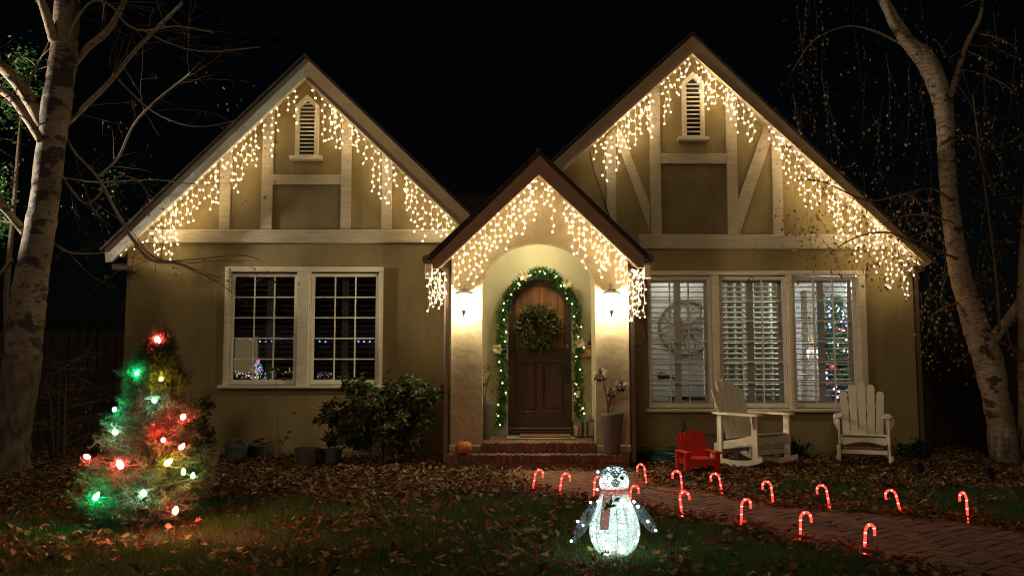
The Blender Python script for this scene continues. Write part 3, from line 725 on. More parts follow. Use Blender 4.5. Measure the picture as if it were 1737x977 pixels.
# concrete landing at the foot of the steps
pad = [p for p in EL[:5]]+[gp(1010, 842), gp(1112, 838), gp(1125, 826), gp(1112, 818), gp(1112, 806), (1.75, 10.26)]
# pavers: rows laid across the walk, half bond
pw_, pd_ = 0.20, 0.10
ca, sa = math.cos(R(38)), math.sin(R(38))
cells = []
for i in range(-90, 110):
    for j in range(-90, 110):
        q = (i-j) % 4
        if q not in (0, 3): continue                       # herringbone
        lx, ly = (i*pd_+pd_, j*pd_+pd_/2) if q == 0 else (i*pd_+pd_/2, j*pd_+pd_)
        x, y = lx*ca-ly*sa+1, 6.0+lx*sa+ly*ca
        if y < 3.8 or y > 10.3 or x > 7 or x < -1: continue
        if inside(x, y, pathpoly): cells.append((x, y, 38 if q == 0 else 128))
cells.sort(key=lambda c: (math.hypot(c[0], c[1]) + (3 if abs(c[0]) > c[1]*0.62 else 0)))
pm = [MB().bbox(-pw_/2+.0018, pw_/2-.0018, -pd_/2+.0018, pd_/2-.0018, -0.03, 0.0, 0.007).mesh('paver', M['paver']) for _ in range(1)]
rest = MB()
for k, (x, y, an_) in enumerate(cells):
    z = 0.022+random.uniform(-0.003, 0.003); r_ = (R(random.uniform(-.8, .8)), R(random.uniform(-.8, .8)), R(an_+random.uniform(-1, 1)))
    if k < 300: link('paver', pm[0], path, (x, y, z), r_)
    else:
        n0 = len(rest.v); rest.bbox(-pw_/2+.0018, pw_/2-.0018, -pd_/2+.0018, pd_/2-.0018, -0.03, 0.0, 0.007)
        rest.xform(Matrix.Translation((x, y, z)) @ Euler(r_).to_matrix().to_4x4(), n0)
tag(rest.build('pavers', M['paver'], path), kind='stuff')

lawn_l = [(-7.5, 3.0), (-7.5, 7.4), (-5.2, 7.75), (-3.2, 8.0), (-1.6, 8.35), (-0.5, 8.5), (0.1, 8.45)]+EL[4:]+[(3.6, 3.0)]
lawn_r = ER[4:]+[(9, 6.2), (9, 8.6), (6.5, 8.5), (4.4, 8.9), (3.0, 9.2), (2.2, 9.1)]
sheet('lawn', lawn_l, -0.006, M['soil']); sheet('lawn', lawn_r, -0.006, M['soil'])
def in_view(xy, margin=0.3):
    return (np.abs(xy[:, 0]) < xy[:, 1]*0.62+margin)
def noise2(x, y, s, seed):
    r = np.random.default_rng(seed); out = 0
    for k in range(5):
        a, b, p = r.uniform(-1, 1)*s*(1+k*.6), r.uniform(-1, 1)*s*(1+k*.6), r.uniform(0, 6.28); out = out+np.sin(a*x+b*y+p)
    return out/5
def grass(poly, name, n, lo, hi, dens_far=0.35):
    xy = np.stack([rng.uniform(lo[0], hi[0], n), rng.uniform(lo[1], hi[1], n)], 1)
    keep = inside_np(xy, poly) & in_view(xy) & (rng.random(n) < np.clip(1.25-(xy[:, 1]-4.2)/4.5*(1-dens_far), dens_far, 1)); xy = xy[keep]
    nn = noise2(xy[:, 0], xy[:, 1], 4, 3); keep = rng.random(len(xy)) < 0.72+0.5*nn; xy = xy[keep]; nn = nn[keep]; N = len(xy)
    T = np.array([(-.5, 0, 0), (.5, 0, 0), (-.38, .16, .55), (.38, .16, .55), (0, .5, 1.0)], float)
    F = np.array([(0, 1, 3), (0, 3, 2), (2, 3, 4)])
    h = rng.uniform(0.03, 0.07, N)*(1+.4*nn); size = np.stack([rng.uniform(.003, .0055, N), h, h], 1)
    Rm = rot_from(np.stack([rng.normal(0, .28, N), rng.normal(0, .28, N), np.ones(N)], 1), rng.uniform(0, 6.28, N))
    g = rng.random((N, 1)); dry = (rng.random((N, 1)) < 0.10)
    cols = np.array([[.042, .112, .021]])*(1-g)+np.array([[.10, .18, .04]])*g
    cols = np.where(dry, np.array([[.16, .13, .05]]), cols)
    me = scatter(name, T, F, np.c_[xy, np.zeros(N)-0.004], Rm, size, M['grass'], cols)
    return tag(link(name, me), 'short green lawn grass growing between the fallen leaves', 'grass', kind='stuff')
grass(lawn_l, 'lawn_grass', 330000, (-5.6, 3.6), (3.6, 8.6))
grass(lawn_r, 'lawn_grass', 120000, (1.2, 5.5), (6.5, 9.3), 0.6)

# leaf templates: a lobed leaf with curl, and a small oval one
def lobed(seed):
    r = random.Random(seed); rad = [1, .5, .85, .42, .8, .45, .55, .3, .55, .45, .8, .42, .85, .5]; n = len(rad)
    vs = [(0, 0, 0.02)]; curl = r.uniform(.1, .5); fold = r.uniform(-.3, .5)
    for i in range(n):
        an = math.pi/2+2*math.pi*i/n; q = rad[i]*r.uniform(.8, 1.1)*.5
        x, y = q*math.cos(an), q*math.sin(an); vs.append((x, y, curl*(x*x+y*y)*1.6+abs(x)*fold+r.uniform(-.05, .05)))
    fs = [(0, 1+i, 1+(i+1) % n) for i in range(n)]
    return np.array(vs, float), np.array(fs)
def oval(seed):
    r = random.Random(seed); c = r.uniform(.05, .3)
    vs = [(0, -.5, .02), (-.26, -.15, c), (.26, -.15, c*r.uniform(.3, 1)), (0, -.05, 0), (-.2, .22, c), (.2, .22, c*r.uniform(.2, 1)), (0, .52, r.uniform(0, .2))]
    return np.array(vs, float), np.array([(0, 3, 1), (0, 2, 3), (1, 3, 4), (3, 2, 5), (4, 3, 6), (3, 5, 6)])
LEAFCOL = np.array([(.30, .17, .07), (.19, .085, .035), (.12, .055, .028), (.36, .25, .12), (.30, .10, .03), (.40, .28, .08), (.22, .13, .06), (.42, .32, .18)])
def leafcols(N, wts):
    w_ = np.array(wts, float); i = rng.choice(len(LEAFCOL), N, p=w_/w_.sum()); return LEAFCOL[i]*rng.uniform(.4, 1.15, (N, 1))
def litter(name, label, poly, n, lo, hi, s0, s1, z0, z1, wts, shapes, tilt=.5, mask=None, clump=False):
    xy = np.stack([rng.uniform(lo[0], hi[0], n), rng.uniform(lo[1], hi[1], n)], 1)
    k = in_view(xy, .4)
    if poly is not None: k &= inside_np(xy, poly)
    if mask is not None: k &= mask(xy)
    if clump: k &= rng.random(n) < np.clip(.45+1.5*noise2(xy[:, 0], xy[:, 1], 3.2, 21), .06, 1)
    xy = xy[k]; N = len(xy); vs = []; 
    root = None
    parts = np.array_split(np.arange(N), len(shapes)); V = []; Fc = []; Cc = []; off = 0
    for (T, F), idx in zip(shapes, parts):
        q = xy[idx]; m_ = len(idx); sz = rng.uniform(s0, s1, m_)
        Rm = rot_from(np.stack([rng.normal(0, tilt, m_), rng.normal(0, tilt, m_), np.ones(m_)*np.where(rng.random(m_) < .15, -1, 1)], 1), rng.uniform(0, 6.28, m_))
        v = np.einsum('nij,nkj->nki', Rm, T[None]*sz[:, None, None])+np.c_[q, rng.uniform(z0, z1, m_)+sz*.12][:, None, :]
        f = (F[None]+(np.arange(m_)*len(T))[:, None, None]).reshape(-1, 3)+off
        V.append(v.reshape(-1, 3)); Fc.append(f); Cc.append(np.repeat(leafcols(m_, wts), len(T), 0)); off += m_*len(T)
    me = np_mesh(name, np.concatenate(V), np.concatenate(Fc), M['deadleaf'], np.concatenate(Cc))
    return tag(link(name, me), label, 'leaf litter', kind='stuff')
ov = [oval(i) for i in range(4)]; lb = [lobed(i) for i in range(4)]
bed_l = [(-9, 7.3), (-5.2, 7.6), (-3.2, 7.85), (-1.6, 8.2), (-0.5, 8.35), (0.2, 8.3), (0.0, 9.0), (-0.25, 9.6), (-0.62, 10.3), (-0.86, 11.55), (-5.3, 11.55), (-5.3, 13), (-10, 13)]
bed_r = [(1.72, 10.3), (1.75, 9.75), (2.3, 9.2), (3.2, 9.0), (4.6, 8.7), (9.5, 8.3), (11, 13), (5.5, 13), (5.5, 11.55), (1.6, 11.55)]
sheet('planting_bed', bed_l, -0.004, M['soil']); sheet('planting_bed', bed_r, -0.004, M['soil'])
litter('leaf_litter', 'brown leaf litter covering the bed under the left windows', bed_l, 60000, (-8, 7.2), (0.3, 12.8), .03, .085, .0, .05, [4, 5, 4, 3, 2, .6, 4, 2], ov+lb[:1], .5)
litter('leaf_litter', 'brown leaf litter round the rocking chairs', bed_r, 42000, (1.6, 8.2), (8.4, 12.8), .03, .08, .0, .045, [4, 5, 4, 3, 1.5, .8, 4, 2], ov+lb[:1], .5)
litter('fallen_leaves', 'dry leaves scattered over the left lawn', lawn_l, 7600, (-5.6, 4.5), (3.4, 8.7), .03, .10, .025, .065, [4, 4, 2, 3, 4, 1.5, 3, 2], lb+ov[:2], .55, clump=True)
litter('fallen_leaves', 'dry leaves scattered over the right lawn', lawn_r, 11000, (1.2, 5.5), (6.6, 9.3), .03, .085, .02, .055, [4, 4, 2, 4, 2, 1.5, 4, 3], lb+ov[:2], .55, clump=True)
def edge_mask(xy):
    d = np.full(len(xy), 9.0)
    for E_ in (EL, ER):
        for (a, b) in zip(E_[:-1], E_[1:]):
            a = np.array(a); b = np.array(b); t = np.clip(((xy-a)@(b-a))/((b-a)@(b-a)), 0, 1); d = np.minimum(d, np.linalg.norm(xy-(a+t[:, None]*(b-a)), axis=1))
    return rng.random(len(xy)) < np.exp(-(d/0.13)**2)
litter('fallen_leaves', 'reddish leaves drifted along both edges of the paver walk', None, 40000, (-.6, 4.6), (6, 10.3), .03, .075, .02, .05, [4, 4, 2, 2, 5, .6, 3, 1], lb+ov, .5, edge_mask)
litter('fallen_leaves', 'a few stray leaves lying on the walk', pathpoly, 420, (-.6, 4.6), (6, 10.2), .025, .055, .026, .035, [4, 5, 3, 2, 2, .6, 3, 1], ov, .3)
litter('fallen_leaves', 'pale leaves blown against the foot of the brick steps', None, 340, (-0.85, 10.08), (1.75, 10.27), .03, .06, .005, .05, [3, 2, 1, 5, 1, 2, 2, 5], ov, .5)
# the largest leaves of the near lawn, one by one
LM = []
for i, c in enumerate([(.30, .17, .07), (.17, .08, .035), (.38, .27, .12), (.31, .10, .03), (.40, .29, .08), (.22, .13, .06)]):
    T, F = lobed(40+i); me = np_mesh('fallen_leaf', T, F, M['deadleaf'], np.tile(np.array(c), (len(T), 1))); LM.append(me)
LN = ['tan', 'dark brown', 'pale straw coloured', 'rust red', 'yellow', 'mid brown']
k = 0
while k < 170:
    x, y = random.uniform(-3.1, 2.9), random.uniform(4.75, 6.7)
    if abs(x) > y*.6 or not inside(x, y, lawn_l): continue
    i = random.randrange(6); o = link('fallen_leaf', LM[i], None, (x, y, random.uniform(.035, .05)), (random.gauss(0, .35), random.gauss(0, .35), random.uniform(0, 6.28)))
    s = random.uniform(.07, .115); o.scale = (s, s*random.uniform(.8, 1.1), s)
    tag(o, LN[i]+' lobed leaf fallen flat on the near lawn', 'leaf', LN[i]+' fallen leaves on the near lawn'); k += 1
# ------------------------------------------------------------------ candy canes
M['cane'] = bpy.data.materials.new('lit_red_cane')
def cane_mat():
    m = M['cane']; m.use_nodes = True; n = m.node_tree.nodes; l = m.node_tree.links
    b = n['Principled BSDF']; b.inputs['Base Color'].default_value = (.75, .03, .02, 1); b.inputs['Roughness'].default_value = .3
    b.inputs['Emission Color'].default_value = (1, .032, .022, 1); b.inputs['Emission Strength'].default_value = 4.6
cane_mat()
M['cane_bulb'] = glow('cane_bulb_glow', (1, .038, .027), 34)
M['cane_stripe'] = mat('cane_white_stripe', (.75, .25, .22), .35)
def make_cane():
    t = empty('candy_cane_light', 'x', 'candy cane light', (0, 0, 0), 'lit candy canes lining the walk')
    H, r, tr = 0.17, 0.042, 0.0088
    path_ = [(0, 0, -0.03), (0, 0, 0.05), (0, 0, 0.11), (0, 0, H)]+[(r-r*math.cos(a), 0, H+r*1.12*math.sin(a)) for a in [math.pi*k/9 for k in range(1, 10)]]+[(2*r+.001, 0, H-.025)]
    tb = MB().tube(path_, tr, 10).build('cane_tube', M['cane'], t, local=True, smooth=True)
    seg = [Vector(p) for p in path_]; L = [0]
    for a, b in zip(seg[:-1], seg[1:]): L.append(L[-1]+(b-a).length)
    def at(s):
        for i in range(len(seg)-1):
            if s <= L[i+1]: q = (s-L[i])/(L[i+1]-L[i]); return seg[i].lerp(seg[i+1], q), (seg[i+1]-seg[i]).normalized()
        return seg[-1], Vector((0, 0, -1))
    for f in (.16, .36, .53, .69, .86):
        p, d = at(f*L[-1]); b = MB().ball((0, 0, 0), 0.0097, 8, 6, (1, 1, 1.3), None)
        q = d.to_track_quat('Z', 'Y').to_matrix(); b.v = [tuple(q @ Vector(v)+p) for v in b.v]
        b.build('bulb', M['cane_bulb'], t, local=True, smooth=True)
    st = MB(); n = 60                                    # spiral stripe, a thin proud ribbon
    pts = []
    for k in range(n+1):
        s = (.12+.86*k/n)*L[-1]; p, d = at(s); a = Vector((0, 1, 0)); b2 = d.cross(a); an = k*.62
        pts.append(p+(a*math.cos(an)+b2*math.sin(an))*tr)
    st.tube(pts, 0.0007, 3).build('stripe', M['cane_stripe'], t, local=True)
    MB().tube([(0, 0, -0.06), (0, 0, 0.0)], .004, 5).build('ground_stake', M['black'], t, local=True)
    return t
CANES = [  # base pixel, hook direction (+1 right), scale, lean, turn, label
    (903, 832, 1, 1.0, 12, 20, 'red candy cane furthest left, first beside the landing'),
    (949, 840, 1, 1.0, 7, 10, 'red candy cane second from the left, hook towards the penguin'),
    (1007, 848, 1, 1.0, 4, 30, 'red candy cane hidden behind the penguin, on its left cheek'),
    (1068, 862, 1, 0.92, 3, 15, 'red candy cane peeping over the right shoulder of the penguin'),
    (1097, 822, -1, 1.0, -8, -30, 'red candy cane at the corner of the landing, nearest the planter'),
    (1158, 836, -1, 1.0, -6, -25, 'red candy cane directly in front of the red child chair'),
    (1158, 880, 1, 1.0, -7, 15, 'red candy cane below the red chair on the near path edge'),
    (1226, 840, -1, 1.0, -10, -25, 'red candy cane in front of the left rocking chair'),
    (1257, 894, 1, 1.0, 2, 20, 'red candy cane on the near path edge between penguin and last pair'),
    (1312, 858, -1, 1.0, -4, -40, 'red candy cane on the far path edge right of the rocker'),
    (1358, 921, 1, 1.0, 1, 12, 'red candy cane second nearest to the camera'),
    (1408, 865, -1, 1.0, -8, -35, 'red candy cane on the far path edge below the right chair'),
    (1466, 946, 1, 1.0, 5, 25, 'red candy cane nearest to the camera with right-hand hook'),
    (1529, 874, -1, 1.0, -12, -30, 'red candy cane leaning on the far edge, last but one'),
    (1642, 885, -1, 1.05, -1, -84, 'red candy cane seen edge-on at the far right')]
cane0 = make_cane(); first = True
for (u, v, s, sc, lean, turn, lab) in CANES:
    t = cane0 if first else copy_tree(cane0); first = False
    p = G(u, v); t.location = p; t['label'] = lab
    t.scale = (sc, sc, sc)
    t.rotation_euler = (R(random.uniform(-4, 4)), R(lean), (R(180) if s < 0 else 0)+R(turn) if s > 0 else R(180)+R(-turn))
    if s < 0: t.rotation_euler = (R(random.uniform(-4, 4)), R(-lean), R(180)+R(turn))
tag(MB().tube([G(949, 842, .03), G(975, 845, .032), G(1010, 846, .03), G(1050, 843, .03), G(1095, 826, .03), G(1125, 832, .03), G(1158, 838, .03)], .004, 5).build('candy_cane_cable', M['wire_dark']), 'thin dark cable joining the candy canes across the landing', 'cable')

# ------------------------------------------------------------------ penguin light figure
M['peng'] = bpy.data.materials.new('white_thread_mesh')
def thread_mat(m, col, tr, hole):
    m.use_nodes = True; n = m.node_tree.nodes; l = m.node_tree.links; n.clear(); o = n.new('ShaderNodeOutputMaterial')
    d = n.new('ShaderNodeBsdfDiffuse'); d.inputs[0].default_value = (*col, 1); t = n.new('ShaderNodeBsdfTranslucent'); t.inputs[0].default_value = (*col, 1)
    mx = n.new('ShaderNodeMixShader'); mx.inputs[0].default_value = tr; l.new(d.outputs[0], mx.inputs[1]); l.new(t.outputs[0], mx.inputs[2])
    tc = n.new('ShaderNodeTexCoord'); mp = n.new('ShaderNodeMapping'); mp.inputs['Scale'].default_value = (70, 70, 190); l.new(tc.outputs['Object'], mp.inputs[0])
    nz = n.new('ShaderNodeTexNoise'); nz.inputs['Scale'].default_value = 1.0; nz.inputs['Detail'].default_value = 2; l.new(mp.outputs[0], nz.inputs[0])
    rp = n.new('ShaderNodeValToRGB'); rp.color_ramp.elements[0].position = hole; rp.color_ramp.elements[1].position = hole+.06; l.new(nz.outputs[0], rp.inputs[0])
    tp = n.new('ShaderNodeBsdfTransparent'); m2 = n.new('ShaderNodeMixShader'); l.new(rp.outputs[0], m2.inputs[0]); l.new(tp.outputs[0], m2.inputs[1]); l.new(mx.outputs[0], m2.inputs[2]); l.new(m2.outputs[0], o.inputs[0])
thread_mat(M['peng'], (.66, .74, .72), .40, .47)
M['peng_dark'] = bpy.data.materials.new('dark_thread_mesh'); thread_mat(M['peng_dark'], (.17, .21, .225), .5, .46)
M['cap_dark'] = bpy.data.materials.new('dark_cap_mesh'); thread_mat(M['cap_dark'], (.035, .05, .055), .35, .40)
M['scarf'] = bpy.data.materials.new('scarf_thread'); thread_mat(M['scarf'], (.55, .18, .15), .5, .42)
M['scarf_edge'] = mat('dark_wire_edge', (.08, .05, .05), .5)
M['cool'] = glow('cool_white_bulb', (.80, 1.0, .97), 26)
pg = G(1043, 943); M['eye_thread'] = bpy.data.materials.new('eye_thread'); thread_mat(M['eye_thread'], (.9, .95, .93), .85, .36)
PEN = empty('penguin_light', 'white lit wire penguin in a red scarf standing on the lawn', 'light figure', pg); PEN.scale = (1.0, 1.0, .915)
body = [(0.0, .008), (.055, .004), (.10, .022), (.135, .06), (.158, .11), (.168, .165), (.166, .22), (.153, .28), (.133, .335), (.113, .385), (.096, .43), (.088, .462)]
bo = MB().lathe(body, (0, 0, 0), 32, 1, .86).build('body', M['peng'], PEN, local=True, smooth=True)
for k in range(14):
    an = 2*math.pi*(k+.5)/14
    MB().tube([(r*1.008*math.cos(an), r*1.008*.86*math.sin(an), z) for r, z in body[1:]], .0022, 4).build('wire_rib', M['wire'], bo, local=True)
wv = MB()                                                 # horizontal thread winding, geometry of its own
for k in range(58):
    z = .012+.445*k/57; 
    rr = np.interp(z, [b[1] for b in body[1:]], [b[0] for b in body[1:]])*1.004
    wv.tube([(rr*math.cos(2*math.pi*j/30), rr*.86*math.sin(2*math.pi*j/30), z+random.uniform(-.0022, .0022)) for j in range(31)], .0013, 3, cap=False)
M['thread'] = mat('white_thread', (.8, .86, .84), .7, trans=.4)
tag(wv.build('thread_winding', M['thread'], bo, local=True), kind='stuff')
hp = [(.078, .46), (.092, .485), (.1, .52), (.101, .55), (.097, .58), (.087, .605), (.065, .628), (.028, .641), (0, .643)]
MB().lathe(hp, (0, 0, 0), 28, 1, .9).build('head', M['peng'], PEN, local=True, smooth=True)
cp = MB(); nc = 48; prof_ = [(.0, 0), (.25, .3), (.5, .55), (.75, .82), (1, 1)]
for i_ in range(7):
    for j_ in range(nc):
        th = 2*math.pi*j_/nc; ph = abs((th+math.pi/2+math.pi) % (2*math.pi)-math.pi); zl = .556+(.05*math.sin(math.pi*min(ph/R(64), 1)) if ph < R(64) else 0)
        z_ = zl+(.652-zl)*math.sin(math.pi/2*i_/6); rr_ = .1075*math.sqrt(max(0, 1-max(0, (z_-.545)/.1075)**2)) if z_ > .545 else .1075
        cp.v.append((rr_*math.cos(th)*1.0, rr_*.92*math.sin(th), z_))
for i_ in range(6):
    for j_ in range(nc): cp.f.append((i_*nc+j_, i_*nc+(j_+1) % nc, (i_+1)*nc+(j_+1) % nc, (i_+1)*nc+j_))
cp.build('cap', M['cap_dark'], PEN, local=True, smooth=True)
for s in (-1, 1):
    ex = s*.056
    e = MB().ball((ex*.86-s*.006, -.081, .572), .0145, 10, 8, (1, .7, 1)).build('eye', M['black'], PEN, local=True, smooth=True)
MB().lathe([(.03, 0), (.022, .02), (.008, .042), (0, .046)], n=14).xform(Matrix.Translation((0, -.093, .537)) @ Matrix.Rotation(R(96), 4, 'X')).build('beak', M['peng_dark'], PEN, local=True, smooth=True)
MB().lathe([(.094, .448), (.105, .452), (.108, .472), (.1, .49), (.092, .488)], (0, 0, 0), 28, 1.0, .92).build('scarf', M['scarf'], PEN, local=True, smooth=True)
tl = MB(); q = [(-.055, -.098, .452), (-.075, -.142, .34), (-.088, -.158, .225)]
for i in range(2):
    a, b = q[i], q[i+1]; w_ = .027
    tl.add([(a[0]-w_, a[1], a[2]), (a[0]+w_, a[1]-.004, a[2]), (b[0]+w_, b[1]-.004, b[2]), (b[0]-w_, b[1], b[2]), (a[0]-w_, a[1]+.01, a[2]), (a[0]+w_, a[1]+.006, a[2]), (b[0]+w_, b[1]+.006, b[2]), (b[0]-w_, b[1]+.01, b[2])],
           [(0, 3, 2, 1), (4, 5, 6, 7), (0, 4, 7, 3), (1, 2, 6, 5), (0, 1, 5, 4), (3, 7, 6, 2)])
sc_t = tl.build('scarf_tail', M['scarf'], PEN, local=True)
ed = MB()
for s in (-1, 1): ed.tube([(a[0]+s*.027, a[1]-.003, a[2]) for a in q], .002, 4)
ed.tube([(q[2][0]-.027, q[2][1]-.003, q[2][2]), (q[2][0]+.027, q[2][1]-.005, q[2][2])], .002, 4).build('scarf_wire', M['scarf_edge'], sc_t, local=True)
M['holly'] = mat('holly_green', (.03, .22, .05), .5)
for (x, z, a) in ((-.04, .41, 20), (-.06, .39, 140), (-.03, .385, 260), (.0, .43, 60), (-.07, .375, 200)):
    MB().add([(0, 0, .028), (.011, -.004, .01), (.009, 0, -.012), (0, -.004, -.03), (-.009, 0, -.012), (-.011, -.004, .01)], [(0, 1, 2, 3, 4, 5)]).xform(Matrix.Translation((x, -.142, z)) @ Matrix.Rotation(R(a), 4, 'Y')).build('holly_leaf', M['holly'], PEN, local=True)
for s, pts in ((-1, [(-.125, -.01, .385), (-.165, -.02, .32), (-.205, -.03, .25), (-.245, -.04, .17), (-.28, -.04, .105)]), (1, [(.125, -.01, .40), (.165, -.02, .335), (.205, -.03, .27), (.24, -.03, .215), (.268, -.03, .17)])):
    wg = MB().tube(pts, [.016, .036, .040, .033, .012], 12); i0 = 0
    wg.build('wing', M['peng_dark'], PEN, local=True, smooth=True)
BL = [(1058, 848, 1.3), (1052, 892, 1.5), (1030, 908, 1.1), (1032, 926, 1.2), (1056, 935, 1.4), (1006, 915, .9), (1004, 895, .9), (1015, 850, 1.2), (1026, 938, .9), (1022, 914, .8), (1073, 868, .9), (1083, 905, .9), (1079, 918, .9), (1075, 850, .9), (1013, 830, .9)]
def pen_pt(u, v, y): p = P(u, v, pg.y+y)-pg; return (p.x, p.y, p.z/.915)
for (u, v, k) in BL: MB().ball(pen_pt(u, v, -.13 if 1008 < u < 1070 else -.075), .0085*k, 8, 6).build('bulb', M['cool'], PEN, local=True)
for (u, v, k) in [(980, 884, 1), (1002, 852, .9), (969, 917, .9), (989, 890, .7), (1076, 851, .8), (1082, 859, 1.2), (1099, 884, 1), (1112, 899, 1), (1014, 800, 1.0), (1032, 794, .7), (1047, 796, .8), (1034, 811, 1.1)]:
    MB().ball(pen_pt(u, v, -.085 if v > 830 else (-.13 if v > 805 else -.07)), .0088*k, 8, 6).build('bulb', M['cool'], PEN, local=True)
for z, e in ((.13, 2.8), (.3, 2.0), (.545, 1.7)):
    l = bpy.data.lights.new('penguin_lamp', 'POINT'); l.energy = e; l.color = (.82, 1, .97); l.shadow_soft_size = .045
    o = bpy.data.objects.new('penguin_lamp', l); C.objects.link(o); o.parent = PEN; o.location = (0, 0, z)

# ------------------------------------------------------------------ rocking chairs
def slat_poly(w_, L, rt):
    """slat in XZ, rounded top"""
    return [(-w_/2, 0), (w_/2, 0), (w_/2, L-rt)]+[(w_/2*math.cos(a), L-rt+rt*math.sin(a)) for a in [math.pi*k/6 for k in range(1, 6)]]+[(-w_/2, L-rt)]
def make_rocker():
    t = empty('rocking_chair', 'x', 'rocking chair', (0, 0, 0), 'white slatted rocking chairs on the leaves')
    m = M['chair_white']; W = .30
    zr = .10
    # back slats lean back 20 degrees, fanned a little
    for k, x in enumerate((-.215, -.107, 0, .107, .215)):
        L = (.62, .71, .745, .71, .62)[k]
        b = MB().prism(slat_poly(.097, L, .045), -.009, .009)
        b.xform(Matrix.Translation((x*.95, .17, .33)) @ Matrix.Rotation(R(-21), 4, 'X') @ Matrix.Rotation(R((k-2)*1.6), 4, 'Y'))
        b.build('back_slat', m, t, local=True)
    for z, w_ in ((.42, .5), (.72, .52)):
        b = MB().bbox(-w_/2, w_/2, .012, .035, -.03, .03); b.xform(Matrix.Translation((0, .17+.375*(z-.33)+.012, z)) @ Matrix.Rotation(R(-21), 4, 'X')); b.build('back_rail', m, t, local=True)
    for k in range(6):
        y = -.27+k*.082; z = .395-.022*k
        b = MB().bbox(-W+.02, W-.02, -.036, .036, -.009, .009); b.xform(Matrix.Translation((0, y, z)) @ Matrix.Rotation(R(-14), 4, 'X')); b.build('seat_slat', m, t, local=True)
    ap = [(-W+.026, .375), (-W+.026, .29)]+[(-W+.09+(2*W-.18)*q/8, .29+.035*math.sin(math.pi*q/8)) for q in range(9)]+[(W-.026, .29), (W-.026, .375)]
    MB().prism(ap, -.325, -.303).build('seat_apron', m, t, local=True)
    MB().bbox(-W+.026, W-.026, -.318, -.30, .175, .225).build('front_stretcher', m, t, local=True)
    MB().bbox(-W+.05, W-.05, .245, .265, .16, .21).build('rear_stretcher', m, t, local=True)
    for s in (-1, 1):
        x = s*W
        MB().bbox(x-.013, x+.013, -.345, -.255, .085, .61, .004).build('front_leg', m, t, local=True)
        MB().bbox(x-.013, x+.013, .21, .285, .085, .605, .004).build('rear_leg', m, t, local=True)
        sr = MB(); sr.v = [(x-s*.014-.011, y, z) for y, z in ((-.33, .31), (-.33, .40), (.36, .27), (.36, .18))]+[(x-s*.014+.011, y, z) for y, z in ((-.33, .31), (-.33, .40), (.36, .27), (.36, .18))]
        sr.f = [(0, 1, 2, 3), (7, 6, 5, 4), (0, 4, 5, 1), (1, 5, 6, 2), (2, 6, 7, 3), (3, 7, 4, 0)]; sr.v = [(p[0]-s*.012, p[1], p[2]) for p in sr.v]
        sr.build('side_rail', m, t, local=True)
        # arm: wide paddle, rounded front
        arm = MB(); q = [(-.40, -.05), (-.375, -.068), (.0, -.062), (.33, -.045), (.34, .03), (.0, .042), (-.375, .048), (-.40, .03)]
        vs = [(x+s*.0+b_, a_, .612) for a_, b_ in q]+[(x+b_, a_, .636) for a_, b_ in q]; n = len(q)
        arm.add(vs, [tuple(range(n)), tuple(range(2*n-1, n-1, -1))]+[(i, n+i, n+(i+1) % n, (i+1) % n) for i in range(n)]).build('arm_rest', m, t, local=True)
        br = MB().prism([(0, .46), (0, .61), (s*.055, .61), (s*.05, .54), (s*.012, .47)], -.315, -.293)
        br.v = [(p[0]+x+s*.014, p[1], p[2]) for p in br.v]; br.build('arm_bracket', m, t, local=True)
        # curved runner
        rk = MB(); n = 14; vs = []
        for i in range(n+1):
            y = -.43+.98*i/n; zz = .03+.42*(y-.02)**2; hh = .068-.02*abs(i/n-.5)
            vs += [(x-.0125, y, zz), (x-.0125, y, zz+hh), (x+.0125, y, zz+hh), (x+.0125, y, zz)]
        fs = [(3, 2, 1, 0), (4*n, 4*n+1, 4*n+2, 4*n+3)]
        for i in range(n):
            for j in range(4): fs.append((4*i+j, 4*i+(j+1) % 4, 4*(i+1)+(j+1) % 4, 4*(i+1)+j))
        rk.add(vs, fs); rk.v = [(p[0]+s*.0265, p[1], p[2]) for p in rk.v]; rk.build('rocker', m, t, local=True)
    return t
rc = make_rocker(); p = G(1463, 789); rc.location = (p.x-.03, 10.72, 0.005); rc.rotation_euler = (0, 0, R(-21)); rc.scale = (.93, .95, 1.0)
rc['label'] = 'white slatted rocking chair facing the street, by the rightmost window'
r2 = copy_tree(rc); p = G(1272, 790); r2.location = (p.x-.02, 10.62, 0.005); r2.rotation_euler = (0, 0, R(34)); r2.scale = (.97, 1.0, 1.05)
r2['label'] = 'white slatted rocking chair turned sideways beside the red chair'

# red child's chair
t = empty('child_chair', "small red plastic child's garden chair beside the white rocker", 'chair', (0, 0, 0)); m = M['chair_red']
for k in range(7):
    x = (k-3)*.052; L = .36-.018*abs(k-3)**1.4
    b = MB().prism(slat_poly(.0495, L, .022), -.010, .010); b.xform(Matrix.Translation((x*.82, .11, .15)) @ Matrix.Rotation(R(-17), 4, 'X') @ Matrix.Rotation(R((k-3)*3.4), 4, 'Y')); b.build('back_slat', m, t, local=True)
b = MB().prism([(-.145, 0), (.145, 0), (.185, .27)]+[(.185*math.cos(a), .27+.085*math.sin(a)) for a in [math.pi*q/10 for q in range(1, 10)]]+[(-.185, .27)], .008, .022)
b.xform(Matrix.Translation((0, .11, .15)) @ Matrix.Rotation(R(-17), 4, 'X')); b.build('back_shell', m, t, local=True)
MB().bbox(-.15, .15, -.17, .12, .165, .19, .012).build('seat', m, t, local=True)
MB().bbox(-.155, .155, -.19, -.171, .10, .188, .008).build('seat_front', m, t, local=True)
